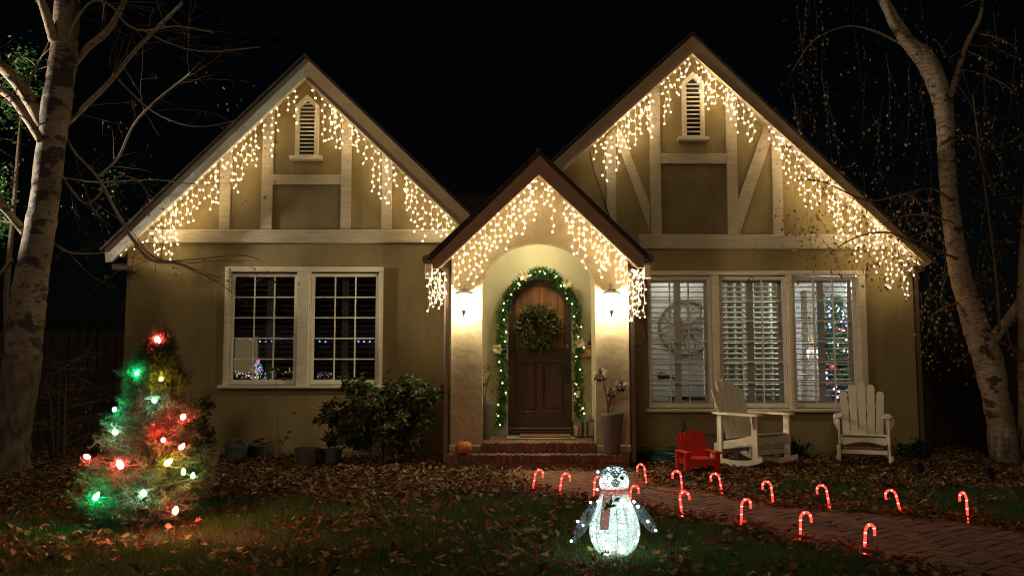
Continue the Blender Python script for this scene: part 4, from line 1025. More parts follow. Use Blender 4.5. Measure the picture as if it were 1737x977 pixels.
for s in (-1, 1):
    x = s*.19
    MB().prism([(x-.03, 0), (x+.03, 0), (x+.035, .245), (x-.035, .245)], -.175, -.12).build('front_leg', m, t, local=True)
    MB().prism([(x-.024, 0), (x+.024, 0), (x+.024, .245), (x-.024, .245)], .12, .19).build('rear_leg', m, t, local=True)
    MB().bbox(x-.043, x+.043, -.22, .17, .246, .268, .01).build('arm_rest', m, t, local=True)
    MB().bbox(x-.02-s*.015, x+.02-s*.015, -.119, .119, .11, .17, .008).build('side_panel', m, t, local=True)
p = G(1179, 801); t.location = (p.x, 10.02, 0.01); t.rotation_euler = (0, 0, R(10)); t.scale = (.94, .94, .97)

# ------------------------------------------------------------------ pots, planters, pumpkin
def pot(name, label, u, v, wpx, hpx, m, taper=.74, Y=None, rim=True, group='pots under the left windows', cat='plant pot'):
    p = G(u, v); d = p.y if Y is None else Y; s = d/FPX*.995; r = wpx*s/2; h = hpx*s
    t = empty(name, label, cat, (p.x if Y is None else X(u, v, Y), d+r*.4, 0), group)
    MB().lathe([(r*taper*.96, 0), (r*taper, .01), (r*.94, h*.86), (r, h*.9), (r, h), (r*.93, h), (r*.9, h*.9)], n=26).build('pot', m, t, local=True, smooth=False)
    MB().lathe([(r*.9, h*.88), (r*.5, h*.92), (0, h*.93)], n=16).build('potting_soil', M['soil'], t, local=True)
    return t, r, h
def rosette(mb_pos, centre, r, n, cols, up=(0, 0, 1), layers=3):
    out = []
    for L in range(layers):
        for k in range(n):
            an = 2*math.pi*(k+.5*L)/n+random.uniform(-.15, .15); el = R(15+25*L); rr = r*(1-.22*L)*random.uniform(.85, 1.1)
            d = Vector((math.cos(an)*math.cos(el), math.sin(an)*math.cos(el), math.sin(el))); s_ = Vector((-math.sin(an), math.cos(an), 0))*rr*.22
            out.append((Vector(centre), d*rr, s_, L))
    return out
def leafset(name, items, m, parent, local=True):
    V, F, Cc = [], [], []
    for (c, d, s_, col) in items:
        n0 = len(V); up = d.cross(s_).normalized()*s_.length*.35
        V += [c, c+d*.55+s_+up, c+d, c+d*.55-s_+up, c+d*.5]; F += [(n0, n0+1, n0+4), (n0+1, n0+2, n0+4), (n0+2, n0+3, n0+4), (n0+3, n0, n0+4)]; Cc += [col]*5
    a = np.array([tuple(v) for v in V]); lo, hi = a.min(0), a.max(0); ce = (lo+hi)/2; ce[2] = lo[2]
    me = np_mesh(name, a-ce, np.array(F), m, np.array(Cc))
    return link(name, me, parent, ce, None, local)
def succulent(t, c, r, n, base, tip, stem_from=None):
    it = [(a, b, s_, tuple(np.array(base)*(1-.3*L)+np.array(tip)*.3*L)) for a, b, s_, L in rosette(None, c, r, n, None)]
    o = leafset('rosette', it, M['leaf'], t)
    if stem_from is not None:
        q = [Vector(stem_from), Vector(stem_from).lerp(Vector(c), .45)+Vector((random.uniform(-.02, .02), 0, 0)), Vector(c)]
        MB().tube(q, [.012, .009, .008], 6).build('stem', M['stem'], t, local=True)
    return o
grp = 'pots under the left windows'
t, r, h = pot('potted_plant', 'grey pot with a pale spiky succulent, left of the dark window bed', 398, 786, 40, 30, M['pot_blue'])
succulent(t, (.03, 0, h+.02), .12, 10, (.22, .24, .12), (.3, .32, .16))
t, r, h = pot('potted_plant', 'grey pot with a dark reddish succulent, behind the pale spiky one', 433, 781, 36, 26, M['pot_blue'])
succulent(t, (0, 0, h+.02), .10, 9, (.13, .09, .06), (.2, .14, .08)); succulent(t, (.07, -.02, h+.06), .07, 8, (.15, .10, .07), (.2, .14, .08))
t, r, h = pot('plant_pot', 'wide grey pot without foliage, beside the red-leaved sapling', 519, 795, 44, 34, M['pot_grey'])
t, r, h = pot('potted_plant', 'grey pot with a tall leafy green plant, beside the big bush', 559, 791, 40, 28, M['pot_blue'])
it = []
for k in range(46):
    an = random.uniform(0, 6.28); el = R(random.uniform(15, 75)); L = random.uniform(.12, .24); b0 = Vector((random.uniform(-.05, .05), random.uniform(-.05, .05), h+random.uniform(0, .1)))
    d = Vector((math.cos(an)*math.cos(el), math.sin(an)*math.cos(el), math.sin(el)))*L; g = random.uniform(.7, 1.3); it.append((b0, d, Vector((-math.sin(an), math.cos(an), 0))*.022, (.10*g, .13*g, .045*g)))
leafset('foliage', it, M['leaf'], t)
t, r, h = pot('potted_plant', 'terracotta-brown pot half hidden behind the right side of the lit tree', 352, 800, 34, 34, mat('brown_pot', (.20, .11, .07), .7, .15, 6), .7)
succulent(t, (0, 0, h+.03), .10, 12, (.30, .17, .07), (.4, .2, .07))
# tall planters
def tall(label, u, vb, vt, wt, wb, Y, z0):
    x = X(u, (vb+vt)/2, Y); h = Z(vt, Y, u)-z0; r1, r0 = wt*Y/FPX/2, wb*Y/FPX/2
    t = empty('potted_plant', label, 'planter', (x, Y, z0), 'tall grey planters at the porch')
    MB().lathe([(r0*.95, 0), (r0, .008), (r0*.72+r1*.28, h*.3), (r0*.3+r1*.7, h*.68), (r1*.985, h*.93), (r1, h), (r1*.93, h), (r1*.9, h-.05)], n=32).build('pot', M['pot_grey'], t, local=True, smooth=True)
    MB().lathe([(r1*.92, h-.045), (r1*.5, h-.03), (0, h-.025)], n=16).build('potting_soil', M['soil'], t, local=True)
    return t, h
t, h = tall('tall grey tapered planter with a branching rosette succulent on the right', 1038, 770, 700, 40, 25, 10.4, .19)
bs = (.0-.05, 0, h-.02); px = 10.4/FPX; k_ = (-.04, 0, h+.11)
for (u, v, r) in ((1018, 635, .10), (1054, 653, .09), (1037, 664, .075)):
    c = P(u, v, 10.36)-Vector(t.location); 
    it = []
    for a, b, s_, L in rosette(None, c, r, 14, None, layers=3):
        mix = random.random(); base = np.array((.24, .19, .165) if L < 2 else (.10, .18, .05)); it.append((a, b, s_*1.35, tuple(base*random.uniform(1.2, 2.1))))
    for a, b, s_, L in rosette(None, c-Vector((0, 0, .02)), r*.9, 12, None, layers=1): it.append((a, b*1.0-Vector((0, 0, r*.75)), s_, (.06, .035, .035)))
    Rt = Matrix.Rotation(R(48), 3, 'X'); it = [(c+Rt @ (a-c), Rt @ d_, Rt @ s_, k2) for a, d_, s_, k2 in it]
    leafset('rosette', it, M['leaf'], t)
    MB().tube([bs, (bs[0]+.005, 0, h+.06), tuple(Vector(k_).lerp(Vector(c), .25)+Vector((.0, 0, -.01))), tuple(Vector(k_).lerp(Vector(c), .65)+Vector((.012, 0, -.01))), tuple(c)], [.014, .013, .011, .009, .008], 7).build('stem', M['stem'], t, local=True, smooth=True)
t, h = tall('tall blue-grey planter with leggy plant just inside the arch on the left', 822, 741, 681, 32, 20, 11.1, .31)
it = []
for k in range(60):
    c = Vector((random.gauss(0.02, .06), random.gauss(0, .05), h+random.uniform(.1, .45))); an = random.uniform(0, 6.28); d = Vector((math.cos(an), math.sin(an), random.uniform(-.3, .8))).normalized()*random.uniform(.05, .09)
    g = random.uniform(.6, 1.3); it.append((c, d, Vector((-math.sin(an), math.cos(an), 0))*.018, (.14*g, .11*g, .055*g)))
leafset('foliage', it, M['leaf'], t)
for k in range(4): MB().tube([(0, 0, h-.04), (random.uniform(-.04, .05), 0, h+.15), (random.uniform(-.07, .1), 0, h+.35)], [.009, .007, .005], 5).build('stem', M['stem'], t, local=True)
# pumpkin
p = P(787, 768, 10.39); t = empty('pumpkin', 'orange ribbed pumpkin on the lower brick step', 'pumpkin', (p.x, 10.385, .193))
n, mm = 48, 12; vs = []; fs = []
for i in range(mm+1):
    ph = math.pi*i/mm
    for j in range(n):
        an = 2*math.pi*j/n; rr = .105*(1-.085*abs(math.cos(an*5))**.5*1.0+.05); r_ = rr*math.sin(ph)**.75 if 0 < i < mm else 0
        z = .076-.076*math.cos(ph)*(1-.0)-(.018 if i == mm else 0); vs.append((r_*math.cos(an), r_*math.sin(an), z))
for i in range(mm):
    for j in range(n): fs.append((i*n+j, i*n+(j+1) % n, (i+1)*n+(j+1) % n, (i+1)*n+j))
MB().add(vs, fs).build('pumpkin_shell', M['pumpkin'], t, local=True, smooth=True)
MB().tube([(0, 0, .13), (.004, 0, .16), (.016, 0, .178)], [.018, .011, .012], 7).build('stalk', mat('pumpkin_stalk', (.18, .15, .07), .8), t, local=True)

# ------------------------------------------------------------------ doormats, floor lanterns, wall shelf
dxm = (X(925, 738, 11.2))
t = empty('doormat', 'brown coir doormat lying on the grey mat before the door', 'doormat', (dxm, 11.25, .326)); MB().bbox(-.33, .33, -.17, .17, 0, .022, .006).build('mat_pile', mat('coir', (.27, .13, .05), .95, .3, 40, .6, 120), t, local=True)
t = empty('doormat', 'wider grey woven mat underneath the brown doormat', 'doormat', (dxm-.06, 11.2, .312)); MB().bbox(-.44, .44, -.24, .24, 0, .012, .004).build('mat_weave', mat('grey_mat', (.22, .22, .20), .9, .3, 60), t, local=True)
for k in range(2): pass
def floor_lantern(u, vb, w_, h, label):
    Y = 11.3; x = X(u, vb, Y); t = empty('floor_lantern', label, 'lantern', (x, Y, .312), 'black lanterns on the porch floor'); a = w_/2
    MB().bbox(-a, a, -a, a, 0, .02, .004).build('base', M['black'], t, local=True)
    for sx_ in (-1, 1):
        for sy_ in (-1, 1): MB().bbox(sx_*a*.88-.007, sx_*a*.88+.007, sy_*a*.88-.007, sy_*a*.88+.007, .02, h*.78).build('post', M['black'], t, local=True)
    MB().lathe([(a*1.45, h*.781), (a*1.3, h*.81), (a*.5, h*.93), (a*.3, h*.95), (0, h*.97)], n=4).xform(Matrix.Rotation(R(45), 4, 'Z')).build('lid', M['black'], t, local=True)
    MB().tube([(-.03, 0, h*.93), (-.03, 0, h*1.02), (0, 0, h*1.07), (.03, 0, h*1.02), (.03, 0, h*.93)], .004, 5).build('handle', M['black'], t, local=True)
    MB().lathe([(.032, .02), (.032, h*.5), (.0, h*.5)], n=14).build('candle', mat('cream_candle', (.6, .5, .33), .5), t, local=True, smooth=False)
    g = MB()
    for s in (-1, 1): g.add([(s*a*.86, -a*.8, .022), (s*a*.86, a*.8, .022), (s*a*.86, a*.8, h*.77), (s*a*.86, -a*.8, h*.77)], [(0, 1, 2, 3)]).add([(-a*.8, s*a*.86, .022), (a*.8, s*a*.86, .022), (a*.8, s*a*.86, h*.77), (-a*.8, s*a*.86, h*.77)], [(0, 1, 2, 3)])
    g.build('glass_panes', M['glass'], t, local=True)
floor_lantern(980, 740, .15, .26, 'black floor lantern with a candle beside the door')
floor_lantern(1004, 738, .13, .25, 'black floor lantern half hidden by the right pillar')
t = empty('wall_shelf', 'brown wooden bracket shelf on the porch wall right of the door', 'shelf', (X(997, 605, 11.58), 11.57, Z(607, 11.57, 997)))
xw = .10; MB().bbox(-xw, xw, -.06, .028, .005, .15, .012).build('shelf_body', mat('shelf_wood', (.30, .17, .09), .6, .2, 8), t, local=True)
MB().bbox(-xw-.01, xw+.01, -.08, .028, .151, .17, .005).build('shelf_top', mat('shelf_wood_top', (.26, .15, .08), .6, .2, 8), t, local=True)
t = empty('door_bell', 'small dark iron hook plate above the brown wall shelf', 'wall hook', (X(1002, 580, 11.58), 11.57, Z(586, 11.57, 1002)))
MB().lathe([(.035, 0), (.04, .02), (.038, .05), (.02, .07), (0, .075)], n=12).build('bell', M['black'], t, local=True, smooth=True); MB().tube([(0, .0, .07), (0, 0, .16)], .009, 6).build('hook', M['black'], t, local=True)

# ------------------------------------------------------------------ door garland and wreath
def sprig_cloud(name, centres, size, n_per, m, parent, cols, L0, L1, w_, flat=1.0, local=False):
    items = len(centres)*n_per; c = np.repeat(np.array(centres), n_per, 0); N = len(c)
    d = rng.normal(0, 1, (N, 3)); d[:, 1] -= .6; d /= np.linalg.norm(d, axis=1, keepdims=True)
    pos = c+d*(rng.random((N, 1))**.5)*size*np.array([1, flat, 1])*.6
    T = np.array([(-.5, 0, 0), (.5, 0, 0), (.6, .0, .5), (-.6, .0, .5), (0, .12, 1)], float); F = np.array([(0, 1, 2), (0, 2, 3), (3, 2, 4)])
    ln = rng.uniform(L0, L1, N); sz = np.stack([np.full(N, w_)*rng.uniform(.7, 1.3, N), ln, ln], 1)
    Rm = rot_from(d+rng.normal(0, .5, (N, 3)), rng.uniform(0, 6.28, N))
    k = rng.integers(0, len(cols), N); cc = np.array(cols)[k]*rng.uniform(.6, 1.4, (N, 1))
    ce = pos.mean(0); sc = scatter(name, T, F, pos-ce, Rm, sz, m, cc)
    return link(name, sc, parent, ce, None, local)
YG = YW-.06
gpath = [P(u, v, YG) for u, v in ((850, 716), (848, 695), (853, 665), (855, 640), (852, 612), (850, 585), (852, 560), (853, 535), (858, 512), (868, 492), (882, 477), (900, 467), (918, 464), (936, 468), (952, 480), (965, 496), (974, 515), (979, 540), (980, 570), (980, 600), (979, 630), (980, 660), (981, 690), (981, 708))]
GR = empty('door_garland', 'green garland with gold baubles, bows and lights framing the door', 'garland', gpath[12])
cen = []
for a, b in zip(gpath[:-1], gpath[1:]):
    for q in range(3): cen.append(tuple(a.lerp(b, q/3)+Vector((random.uniform(-.025, .025), random.uniform(-.03, .01), random.uniform(-.03, .03)))))
sprig_cloud('garland_foliage', cen, .115, 170, M['leaf'], GR, [(.016, .10, .055), (.03, .13, .05), (.02, .08, .035), (.05, .15, .05)], .03, .06, .005)
MB().tube(gpath, .012, 6).build('garland_core', M['holly'], GR)
M['gold'] = mat('gold_bauble', (.55, .34, .10), .25, metal=.8); M['cream_petal'] = mat('cream_poinsettia', (.62, .52, .33), .6, trans=.2)
for k in range(30):
    c = Vector(random.choice(cen))+Vector((random.uniform(-.05, .05), -.065, random.uniform(-.04, .04)))
    MB().ball(c, random.uniform(.014, .02), 10, 7).build('bauble', M['gold'], GR, smooth=True)
for k in range(0, len(cen)):
    if k % 2: continue
    c = Vector(cen[k])+Vector((random.uniform(-.06, .06), -.075, random.uniform(-.03, .03)))
    MB().ball(c, .0068, 7, 5).build('bulb', M['warm_small'], GR)
for (u, v, r) in ((889, 468, .085), (963, 480, .085), (843, 592, .085), (984, 582, .08)):
    c = P(u, v, YG-.09); it = []
    for L in range(2):
        for j in range(6):
            an = 2*math.pi*(j+.5*L)/6+random.uniform(-.2, .2); rr = r*(1-.3*L); d = Vector((math.cos(an)*rr, -.02-.025*L, math.sin(an)*rr)); it.append((c, d, Vector((-math.sin(an), 0, math.cos(an)))*rr*.33, (.62, .52, .33)))
    leafset('poinsettia', it, M['cream_petal'], GR, local=False)
WR = empty('door_wreath', 'round evergreen wreath with berries hanging on the front door', 'wreath', P(913, 555, YW)+Vector((0, -.03, 0)))
cen2 = []; wc = P(913, 556, YW-.03)
for k in range(34):
    an = 2*math.pi*k/34; rr = .2+random.uniform(-.045, .045); cen2.append((wc.x+rr*math.cos(an), wc.y+random.uniform(-.05, .01), wc.z+rr*math.sin(an)))
sprig_cloud('wreath_foliage', cen2, .14, 80, M['leaf'], WR, [(.15, .17, .05), (.09, .12, .035), (.20, .19, .08), (.06, .07, .025)], .05, .09, .018)
MB().tube([(wc.x+.215*math.cos(2*math.pi*k/24), wc.y, wc.z+.215*math.sin(2*math.pi*k/24)) for k in range(25)], .02, 6, cap=False).build('wreath_ring', M['stem'], WR)
by = MB()
for k in range(46):
    an = random.choice((random.gauss(1.0, .25), random.gauss(2.7, .3), random.gauss(5.6, .4))); rr = random.gauss(.18, .035); by.ball((wc.x+rr*math.cos(an), wc.y-.085-random.random()*.02, wc.z+rr*math.sin(an)), .011, 6, 5)
tag(by.build('berries', mat('dark_berry', (.12, .02, .02), .3), WR, smooth=True), kind='stuff')
t = empty('garland_plug', 'small white timer box on the garland lead by the right pillar', 'plug', P(981, 668, YG-.06)); c = Vector(t.location)
MB().bbox(-.022, .022, -.015, .015, -.05, .05).xform(Matrix.Translation(c) @ Matrix.Rotation(R(12), 4, 'Y')).build('plug_box', M['white'], t)
MB().tube([c+Vector((.01, 0, .03)), P(990, 672, 11.5), P(999, 690, 11.5), P(1008, 712, 11.52)], .004, 5).build('cord', M['wire'], t)
# ------------------------------------------------------------------ lit conifer on the lawn
TB = G(243, 893); TY = TB.y
TR = empty('conifer_tree', 'small bushy conifer hung with big coloured bulbs on the left lawn', 'tree', TB)
tip = P(272, 575, TY)
MB().tube([TB+Vector((0, 0, -.05)), TB.lerp(tip, .35)+Vector((.02, .0, 0)), TB.lerp(tip, .7), tip, P(281, 545, TY)], [.035, .026, .014, .006, .003], 8).build('trunk', M['bark_dark'], TR, smooth=True)
# outline of the crown (left, right) at several heights, photo px at the tree's distance
prof = [(560, 268, 276), (585, 262, 284), (610, 240, 292), (640, 212, 304), (670, 212, 318), (700, 198, 332), (730, 182, 340), (760, 165, 346), (790, 140, 352), (820, 132, 352), (850, 132, 346), (872, 150, 338), (885, 175, 320)]
pz = [P(250, v, TY).z for v, _, _ in prof][::-1]; pl = [X(a, v, TY) for v, a, b in prof][::-1]; pr = [X(b, v, TY) for v, a, b in prof][::-1]
bpos, bdir = [], []; brm = MB()
H_ = tip.z
for k in range(520):
    z = random.uniform(.06, H_*1.0) if k > 90 else random.uniform(.06, .6)
    l_, r_ = np.interp(z, pz, pl), np.interp(z, pz, pr); cx_ = (l_+r_)/2; hw = (r_-l_)/2
    an = random.uniform(0, 6.28); L = hw*random.uniform(.65, 1.05)
    f = z/H_; base = TB.lerp(tip, max(0, f-.08*random.random())); base.z = max(.05, z-L*.35)
    end = Vector((cx_+L*math.cos(an), TY+L*math.sin(an)*.95, z+random.uniform(-.02, .06)))
    mid = base.lerp(end, .55)+Vector((0, 0, random.uniform(-.02, .03)))
    brm.tube([base, mid, end], [.007, .004, .002], 4)
    for (a, b, m_) in ((base, mid, 5), (mid, end, 13)):
        for q in range(m_):
            t_ = (q+random.random())/m_; o_ = a.lerp(b, t_)
            d_ = (b-a).normalized(); tw = (d_*.7+Vector((random.gauss(0, .6), random.gauss(0, .6), random.gauss(.1, .45)))).normalized(); LL = random.uniform(.05, .11)
            for s in range(12):
                bpos.append(o_+tw*LL*s/12); bdir.append(tw*.8+Vector((random.gauss(0, .7), random.gauss(0, .7), random.gauss(0, .7))))
brm.build('branches', M['bark_dark'], TR)
N = len(bpos); bp = np.array([tuple(v) for v in bpos]); bd = np.array([tuple(v) for v in bdir])
T = np.array([(-.5, 0, 0), (.5, 0, 0), (0, 0, 1)], float); F = np.array([(0, 1, 2)])
g = rng.random((N, 1)); cols = np.array([[.025, .07, .030]])*(1-g)+np.array([[.08, .14, .06]])*g
dry = noise2(bp[:, 0], bp[:, 2], 6, 9)[:, None] > .45; cols = np.where(dry, np.array([[.16, .10, .04]])*(.6+.6*g), cols)
ln = rng.uniform(.028, .052, N); ce = np.array(tuple(TB))
link('crown', scatter('crown', T, F, bp-ce, rot_from(bd, rng.uniform(0, 6.28, N)), np.stack([rng.uniform(.0038, .006, N), ln, ln], 1), M['leaf'], cols), TR, TB)
BG = {'red': ((1, .055, .06), 520), 'green': ((.02, 1, .40), 330), 'amber': ((1, .48, .03), 300), 'white': ((.55, 1, .88), 230)}
BM = {k: glow(k+'_tree_bulb', c, s) for k, (c, s) in BG.items()}
LS = empty('tree_light_string', 'string of large red, green, amber and white bulbs on the lawn conifer', 'string lights', TB)
bl = [(268, 578, 'red', 1.25), (232, 634, 'green', .9), (273, 643, 'amber', .8), (262, 680, 'white', .8), (194, 695, 'green', .9), (195, 734, 'white', 1.0), (310, 708, 'red', 1.1), (277, 747, 'red', .9), (307, 759, 'red', 1.0), (149, 775, 'red', 1.1), (205, 790, 'red', 1.35), (283, 786, 'amber', 1.15), (311, 802, 'amber', .9), (327, 808, 'green', .9), (162, 844, 'green', 1.2), (243, 838, 'white', 1.1), (297, 868, 'red', 1.2)]
prev = None; wirepts = []
for (u, v, c, s) in bl:
    q0 = P(u, v, TY); l_, r_ = np.interp(q0.z, pz, pl), np.interp(q0.z, pz, pr); hw = (r_-l_)/2; off = (q0.x-(l_+r_)/2)/max(hw, .05)
    y = TY-hw*.86*math.sqrt(max(.02, 1-min(1, off*off)))-.02; p = P(u, v, y); wirepts.append(p)
    b = MB().lathe([(0, .042), (.010, .03), (.0165, .012), (.0165, 0), (.010, -.012), (0, -.013)], n=10)
    b.v = [tuple(Vector((x*s, y_*s, z*s))) for x, y_, z in b.v]; b.xform(Matrix.Translation(p) @ Euler((R(random.uniform(-60, 60)), R(random.uniform(-60, 60)), 0)).to_matrix().to_4x4())
    o = b.build('bulb', BM[c], LS, smooth=True); o['label'] = {'red': 'red', 'green': 'green', 'amber': 'amber', 'white': 'cool white'}[c]+' bulb'
wp = []
for a, b in zip(wirepts[:-1], wirepts[1:]):
    for q in range(4): wp.append(a.lerp(b, q/4)+Vector((random.uniform(-.02, .02), .05+random.uniform(0, .05), random.uniform(-.03, .0))))
MB().tube(wp, .004, 4).build('cable', M['wire_dark'], LS)

# ------------------------------------------------------------------ leafy bushes
def bush(name, label, base, blobs, nleaf, L0, L1, cols, stems=6, m=None, group=None, wid=.42, droop=.3):
    """blobs: list of (centre, radius xyz)"""
    t = empty(name, label, 'bush', base, group); cs = []; st = MB(); vol = np.array([b[1][0]*b[1][2] for b in blobs]); vol = vol/vol.sum()
    V, F, Cc = [], [], []; tips = []
    for c, r in blobs:
        for k in range(max(2, int(9*r[0]/.2))):
            d = Vector((random.gauss(0, 1), random.gauss(0, 1), random.gauss(.1, 1))).normalized(); e = Vector(c)+Vector((d.x*r[0], d.y*r[1], d.z*r[2]))*random.uniform(.75, 1.12)
            s0 = Vector(base)+Vector((random.uniform(-.03, .03), random.uniform(-.03, .03), 0)); mid = s0.lerp(Vector(c), .6)+Vector((random.uniform(-.05, .05), random.uniform(-.05, .05), 0)); tips.append((mid, Vector(c), e))
            nt_ = len(tips)
            if nt_ % 13 == 1: st.tube([s0, mid, Vector(c).lerp(e, .5), e], [.010, .007, .004, .0015], 5)
            else: st.tube([Vector(c).lerp(mid, .45), Vector(c).lerp(e, .5), e], [.004, .003, .0012], 4)
    st.build('stems', M['stem'], t)
    per = nleaf//len(tips)
    P_, D_ = [], []
    for (a, c, e) in tips:
        for k in range(per):
            q = random.random()**.6; o = c.lerp(e, q*1.05) if random.random() < .8 else a.lerp(c, q)
            out = (e-c).normalized(); d = (out*.6+Vector((random.gauss(0, .7), random.gauss(0, .7), random.gauss(-droop, .5)))).normalized()
            P_.append(tuple(o+Vector((random.gauss(0, .03), random.gauss(0, .03), random.gauss(0, .03))))); D_.append(tuple(d))
    N = len(P_); T = np.array([(0, 0, 0), (.5, 0.05, .45), (-.5, 0.05, .45), (0, .12, .5), (0, -.05, 1)], float); F = np.array([(0, 1, 3), (0, 3, 2), (1, 4, 3), (3, 4, 2)])
    ln = rng.uniform(L0, L1, N); k = rng.integers(0, len(cols), N); cc = np.array(cols)[k]*rng.uniform(.6, 1.35, (N, 1)); ce = np.array(tuple(base))
    link('foliage', scatter('foliage', T, F, np.array(P_)-ce, rot_from(np.array(D_), rng.uniform(0, 6.28, N)), np.stack([ln*wid, ln, ln], 1), m or M['leaf'], cc), t, base)
    return t
BY = 10.75
def bb(u, v, ru, rv, y=BY, ry=None):
    s = y/FPX; c = P(u, v, y); return (tuple(c), (ru*s, (ry or ru)*s, rv*s))
bush('camellia_bush', 'large dark green leafy bush under the right end of the left window', G(650, 792), [bb(600, 690, 44, 34), bb(650, 680, 56, 34), (bb(700, 690, 46, 32)), bb(640, 715, 62, 30), bb(690, 718, 40, 24), bb(735, 668, 24, 14), bb(615, 742, 44, 22), bb(680, 748, 40, 16), bb(590, 735, 26, 18), bb(560, 705, 22, 12), bb(600, 655, 26, 12), bb(690, 655, 30, 12)], 8200, .055, .10, [(.05, .10, .028), (.075, .135, .034), (.12, .145, .04), (.04, .07, .024), (.14, .08, .035)])
bush('shrub', 'loose green shrub behind the right side of the lit conifer', (X(338, 800, 10.9), 10.9, 0), [bb(338, 700, 22, 26, 10.9), bb(345, 735, 26, 24, 10.9), bb(330, 760, 20, 20, 10.9)], 1500, .05, .09, [(.05, .06, .022), (.07, .05, .02), (.035, .05, .02)])
bush('low_plant', 'dark low plant between the two white rocking chairs', G(1352, 779), [bb(1352, 765, 22, 12, 11.3), bb(1345, 757, 14, 8, 11.3)], 700, .04, .08, [(.035, .05, .02), (.05, .05, .025)], group='low plants along the right wall')
bush('low_plant', 'dark low plant at the right corner of the house', G(1548, 781), [bb(1545, 762, 20, 16, 11.3), bb(1562, 768, 14, 10, 11.3)], 800, .05, .09, [(.035, .045, .02), (.045, .04, .02)], group='low plants along the right wall')
bush('low_plant', 'small dark plant beside the green hose and the downspout', G(1085, 788), [bb(1085, 772, 16, 14, 11.0)], 420, .04, .08, [(.045, .04, .02), (.03, .04, .02)], group='low plants along the right wall')
bush('ground_plant', 'low tuft of green leaves at the left edge of the landing', G(830, 806), [bb(828, 801, 24, 5, 10.0)], 420, .03, .05, [(.08, .11, .03), (.06, .09, .025)])
bush('ground_plant', 'low green tuft in the litter left of the landing', G(765, 815), [bb(763, 809, 22, 4, 9.6)], 300, .03, .05, [(.08, .11, .03), (.07, .08, .025)])
# red-leaved sapling
t = empty('sapling', 'thin sapling with a few red leaves below the left window', 'sapling', (X(476, 780, 11.2), 11.2, 0)); b0 = Vector(t.location)
tips = []
sm = MB()
for pts in ([(476, 779), (471, 730), (470, 680), (468, 632)], [(476, 779), (478, 755), (485, 742)], [(476, 779), (470, 757), (466, 742)]):
    q = [P(u, v, 11.2) for u, v in pts]; sm.tube(q, [.007, .005, .004, .002][:len(q)], 5); tips.append(q[-1])
sm.build('stem', M['stem'], t)
it = []
for (u, v) in ((463, 629), (483, 646), (500, 700), (486, 743), (476, 747), (459, 752), (490, 735)):
    c = P(u, v, 11.17); it.append((c+Vector((-.04, 0, .01)), Vector((.085, -.03, random.uniform(-.05, .03))), Vector((0, .012, .022)), (.26, .06, .035)))
leafset('leaves', it, M['leaf'], t, local=False)

# ------------------------------------------------------------------ birches
def bark_mat(nm, h0, c0, c1, sc0):
    m = bpy.data.materials.new(nm); m.use_nodes = True; n = m.node_tree.nodes; l = m.node_tree.links; b = n['Principled BSDF']; b.inputs['Roughness'].default_value = .75
    g = n.new('ShaderNodeNewGeometry')
    def noise(sc, stretch, det=5, rough=.6):
        mp = n.new('ShaderNodeMapping'); mp.inputs['Scale'].default_value = stretch; l.new(g.outputs['Position'], mp.inputs[0])
        z = n.new('ShaderNodeTexNoise'); z.inputs['Scale'].default_value = sc; z.inputs['Detail'].default_value = det; z.inputs['Roughness'].default_value = rough; l.new(mp.outputs[0], z.inputs[0]); return z
    def ramp(src, a, b_, c0, c1):
        r = n.new('ShaderNodeValToRGB'); r.color_ramp.elements[0].position = a; r.color_ramp.elements[1].position = b_; r.color_ramp.elements[0].color = (*c0, 1); r.color_ramp.elements[1].color = (*c1, 1); l.new(src, r.inputs[0]); return r
    base = ramp(noise(2.5, (1, 1, 1)).outputs[0], .3, .7, c0, c1)
    lent = ramp(noise(9, (1, 1, 5.5), 4).outputs[0], .41, .46, (0, 0, 0), (1, 1, 1))        # thin horizontal lenticels
    scar = ramp(noise(3.4, (1, 1, 1.6), 3).outputs[0], sc0, sc0+.05, (0, 0, 0), (1, 1, 1))       # dark scars
    mx = n.new('ShaderNodeMix'); mx.data_type = 'RGBA'; l.new(lent.outputs[0], mx.inputs[0]); mx.inputs[6].default_value = (.17, .11, .07, 1); l.new(base.outputs[0], mx.inputs[7])
    m2 = n.new('ShaderNodeMix'); m2.data_type = 'RGBA'; l.new(scar.outputs[0], m2.inputs[0]); m2.inputs[6].default_value = (.055, .04, .03, 1); l.new(mx.outputs[2], m2.inputs[7])
    # rough fissured bark towards the butt of the stem, broken by noise
    sp = n.new('ShaderNodeSeparateXYZ'); l.new(g.outputs['Position'], sp.inputs[0]); ad = n.new('ShaderNodeMath'); ad.operation = 'MULTIPLY_ADD'; ad.inputs[1].default_value = 2.2; fz = noise(7, (1, 1, .3)); l.new(fz.outputs[0], ad.inputs[0]); l.new(sp.outputs[2], ad.inputs[2])
    rb = ramp(ad.outputs[0], .5, 1.0, (0, 0, 0), (1, 1, 1)); mr = n.new('ShaderNodeMapRange'); mr.inputs[1].default_value = 1.1+h0; mr.inputs[2].default_value = 1.65+h0; l.new(ad.outputs[0], mr.inputs[0])
    fis = ramp(noise(14, (1, 1, .35)).outputs[0], .35, .65, (.045, .032, .024), (.20, .15, .11))
    m3 = n.new('ShaderNodeMix'); m3.data_type = 'RGBA'; l.new(mr.outputs[0], m3.inputs[0]); l.new(fis.outputs[0], m3.inputs[6]); l.new(m2.outputs[2], m3.inputs[7]); l.new(m3.outputs[2], b.inputs['Base Color'])
    bp = n.new('ShaderNodeBump'); bp.inputs['Strength'].default_value = .6; bp.inputs['Distance'].default_value = .02; nb = noise(16, (1, 1, .8), 8); l.new(nb.outputs[0], bp.inputs['Height']); l.new(bp.outputs[0], b.inputs['Normal']); return m
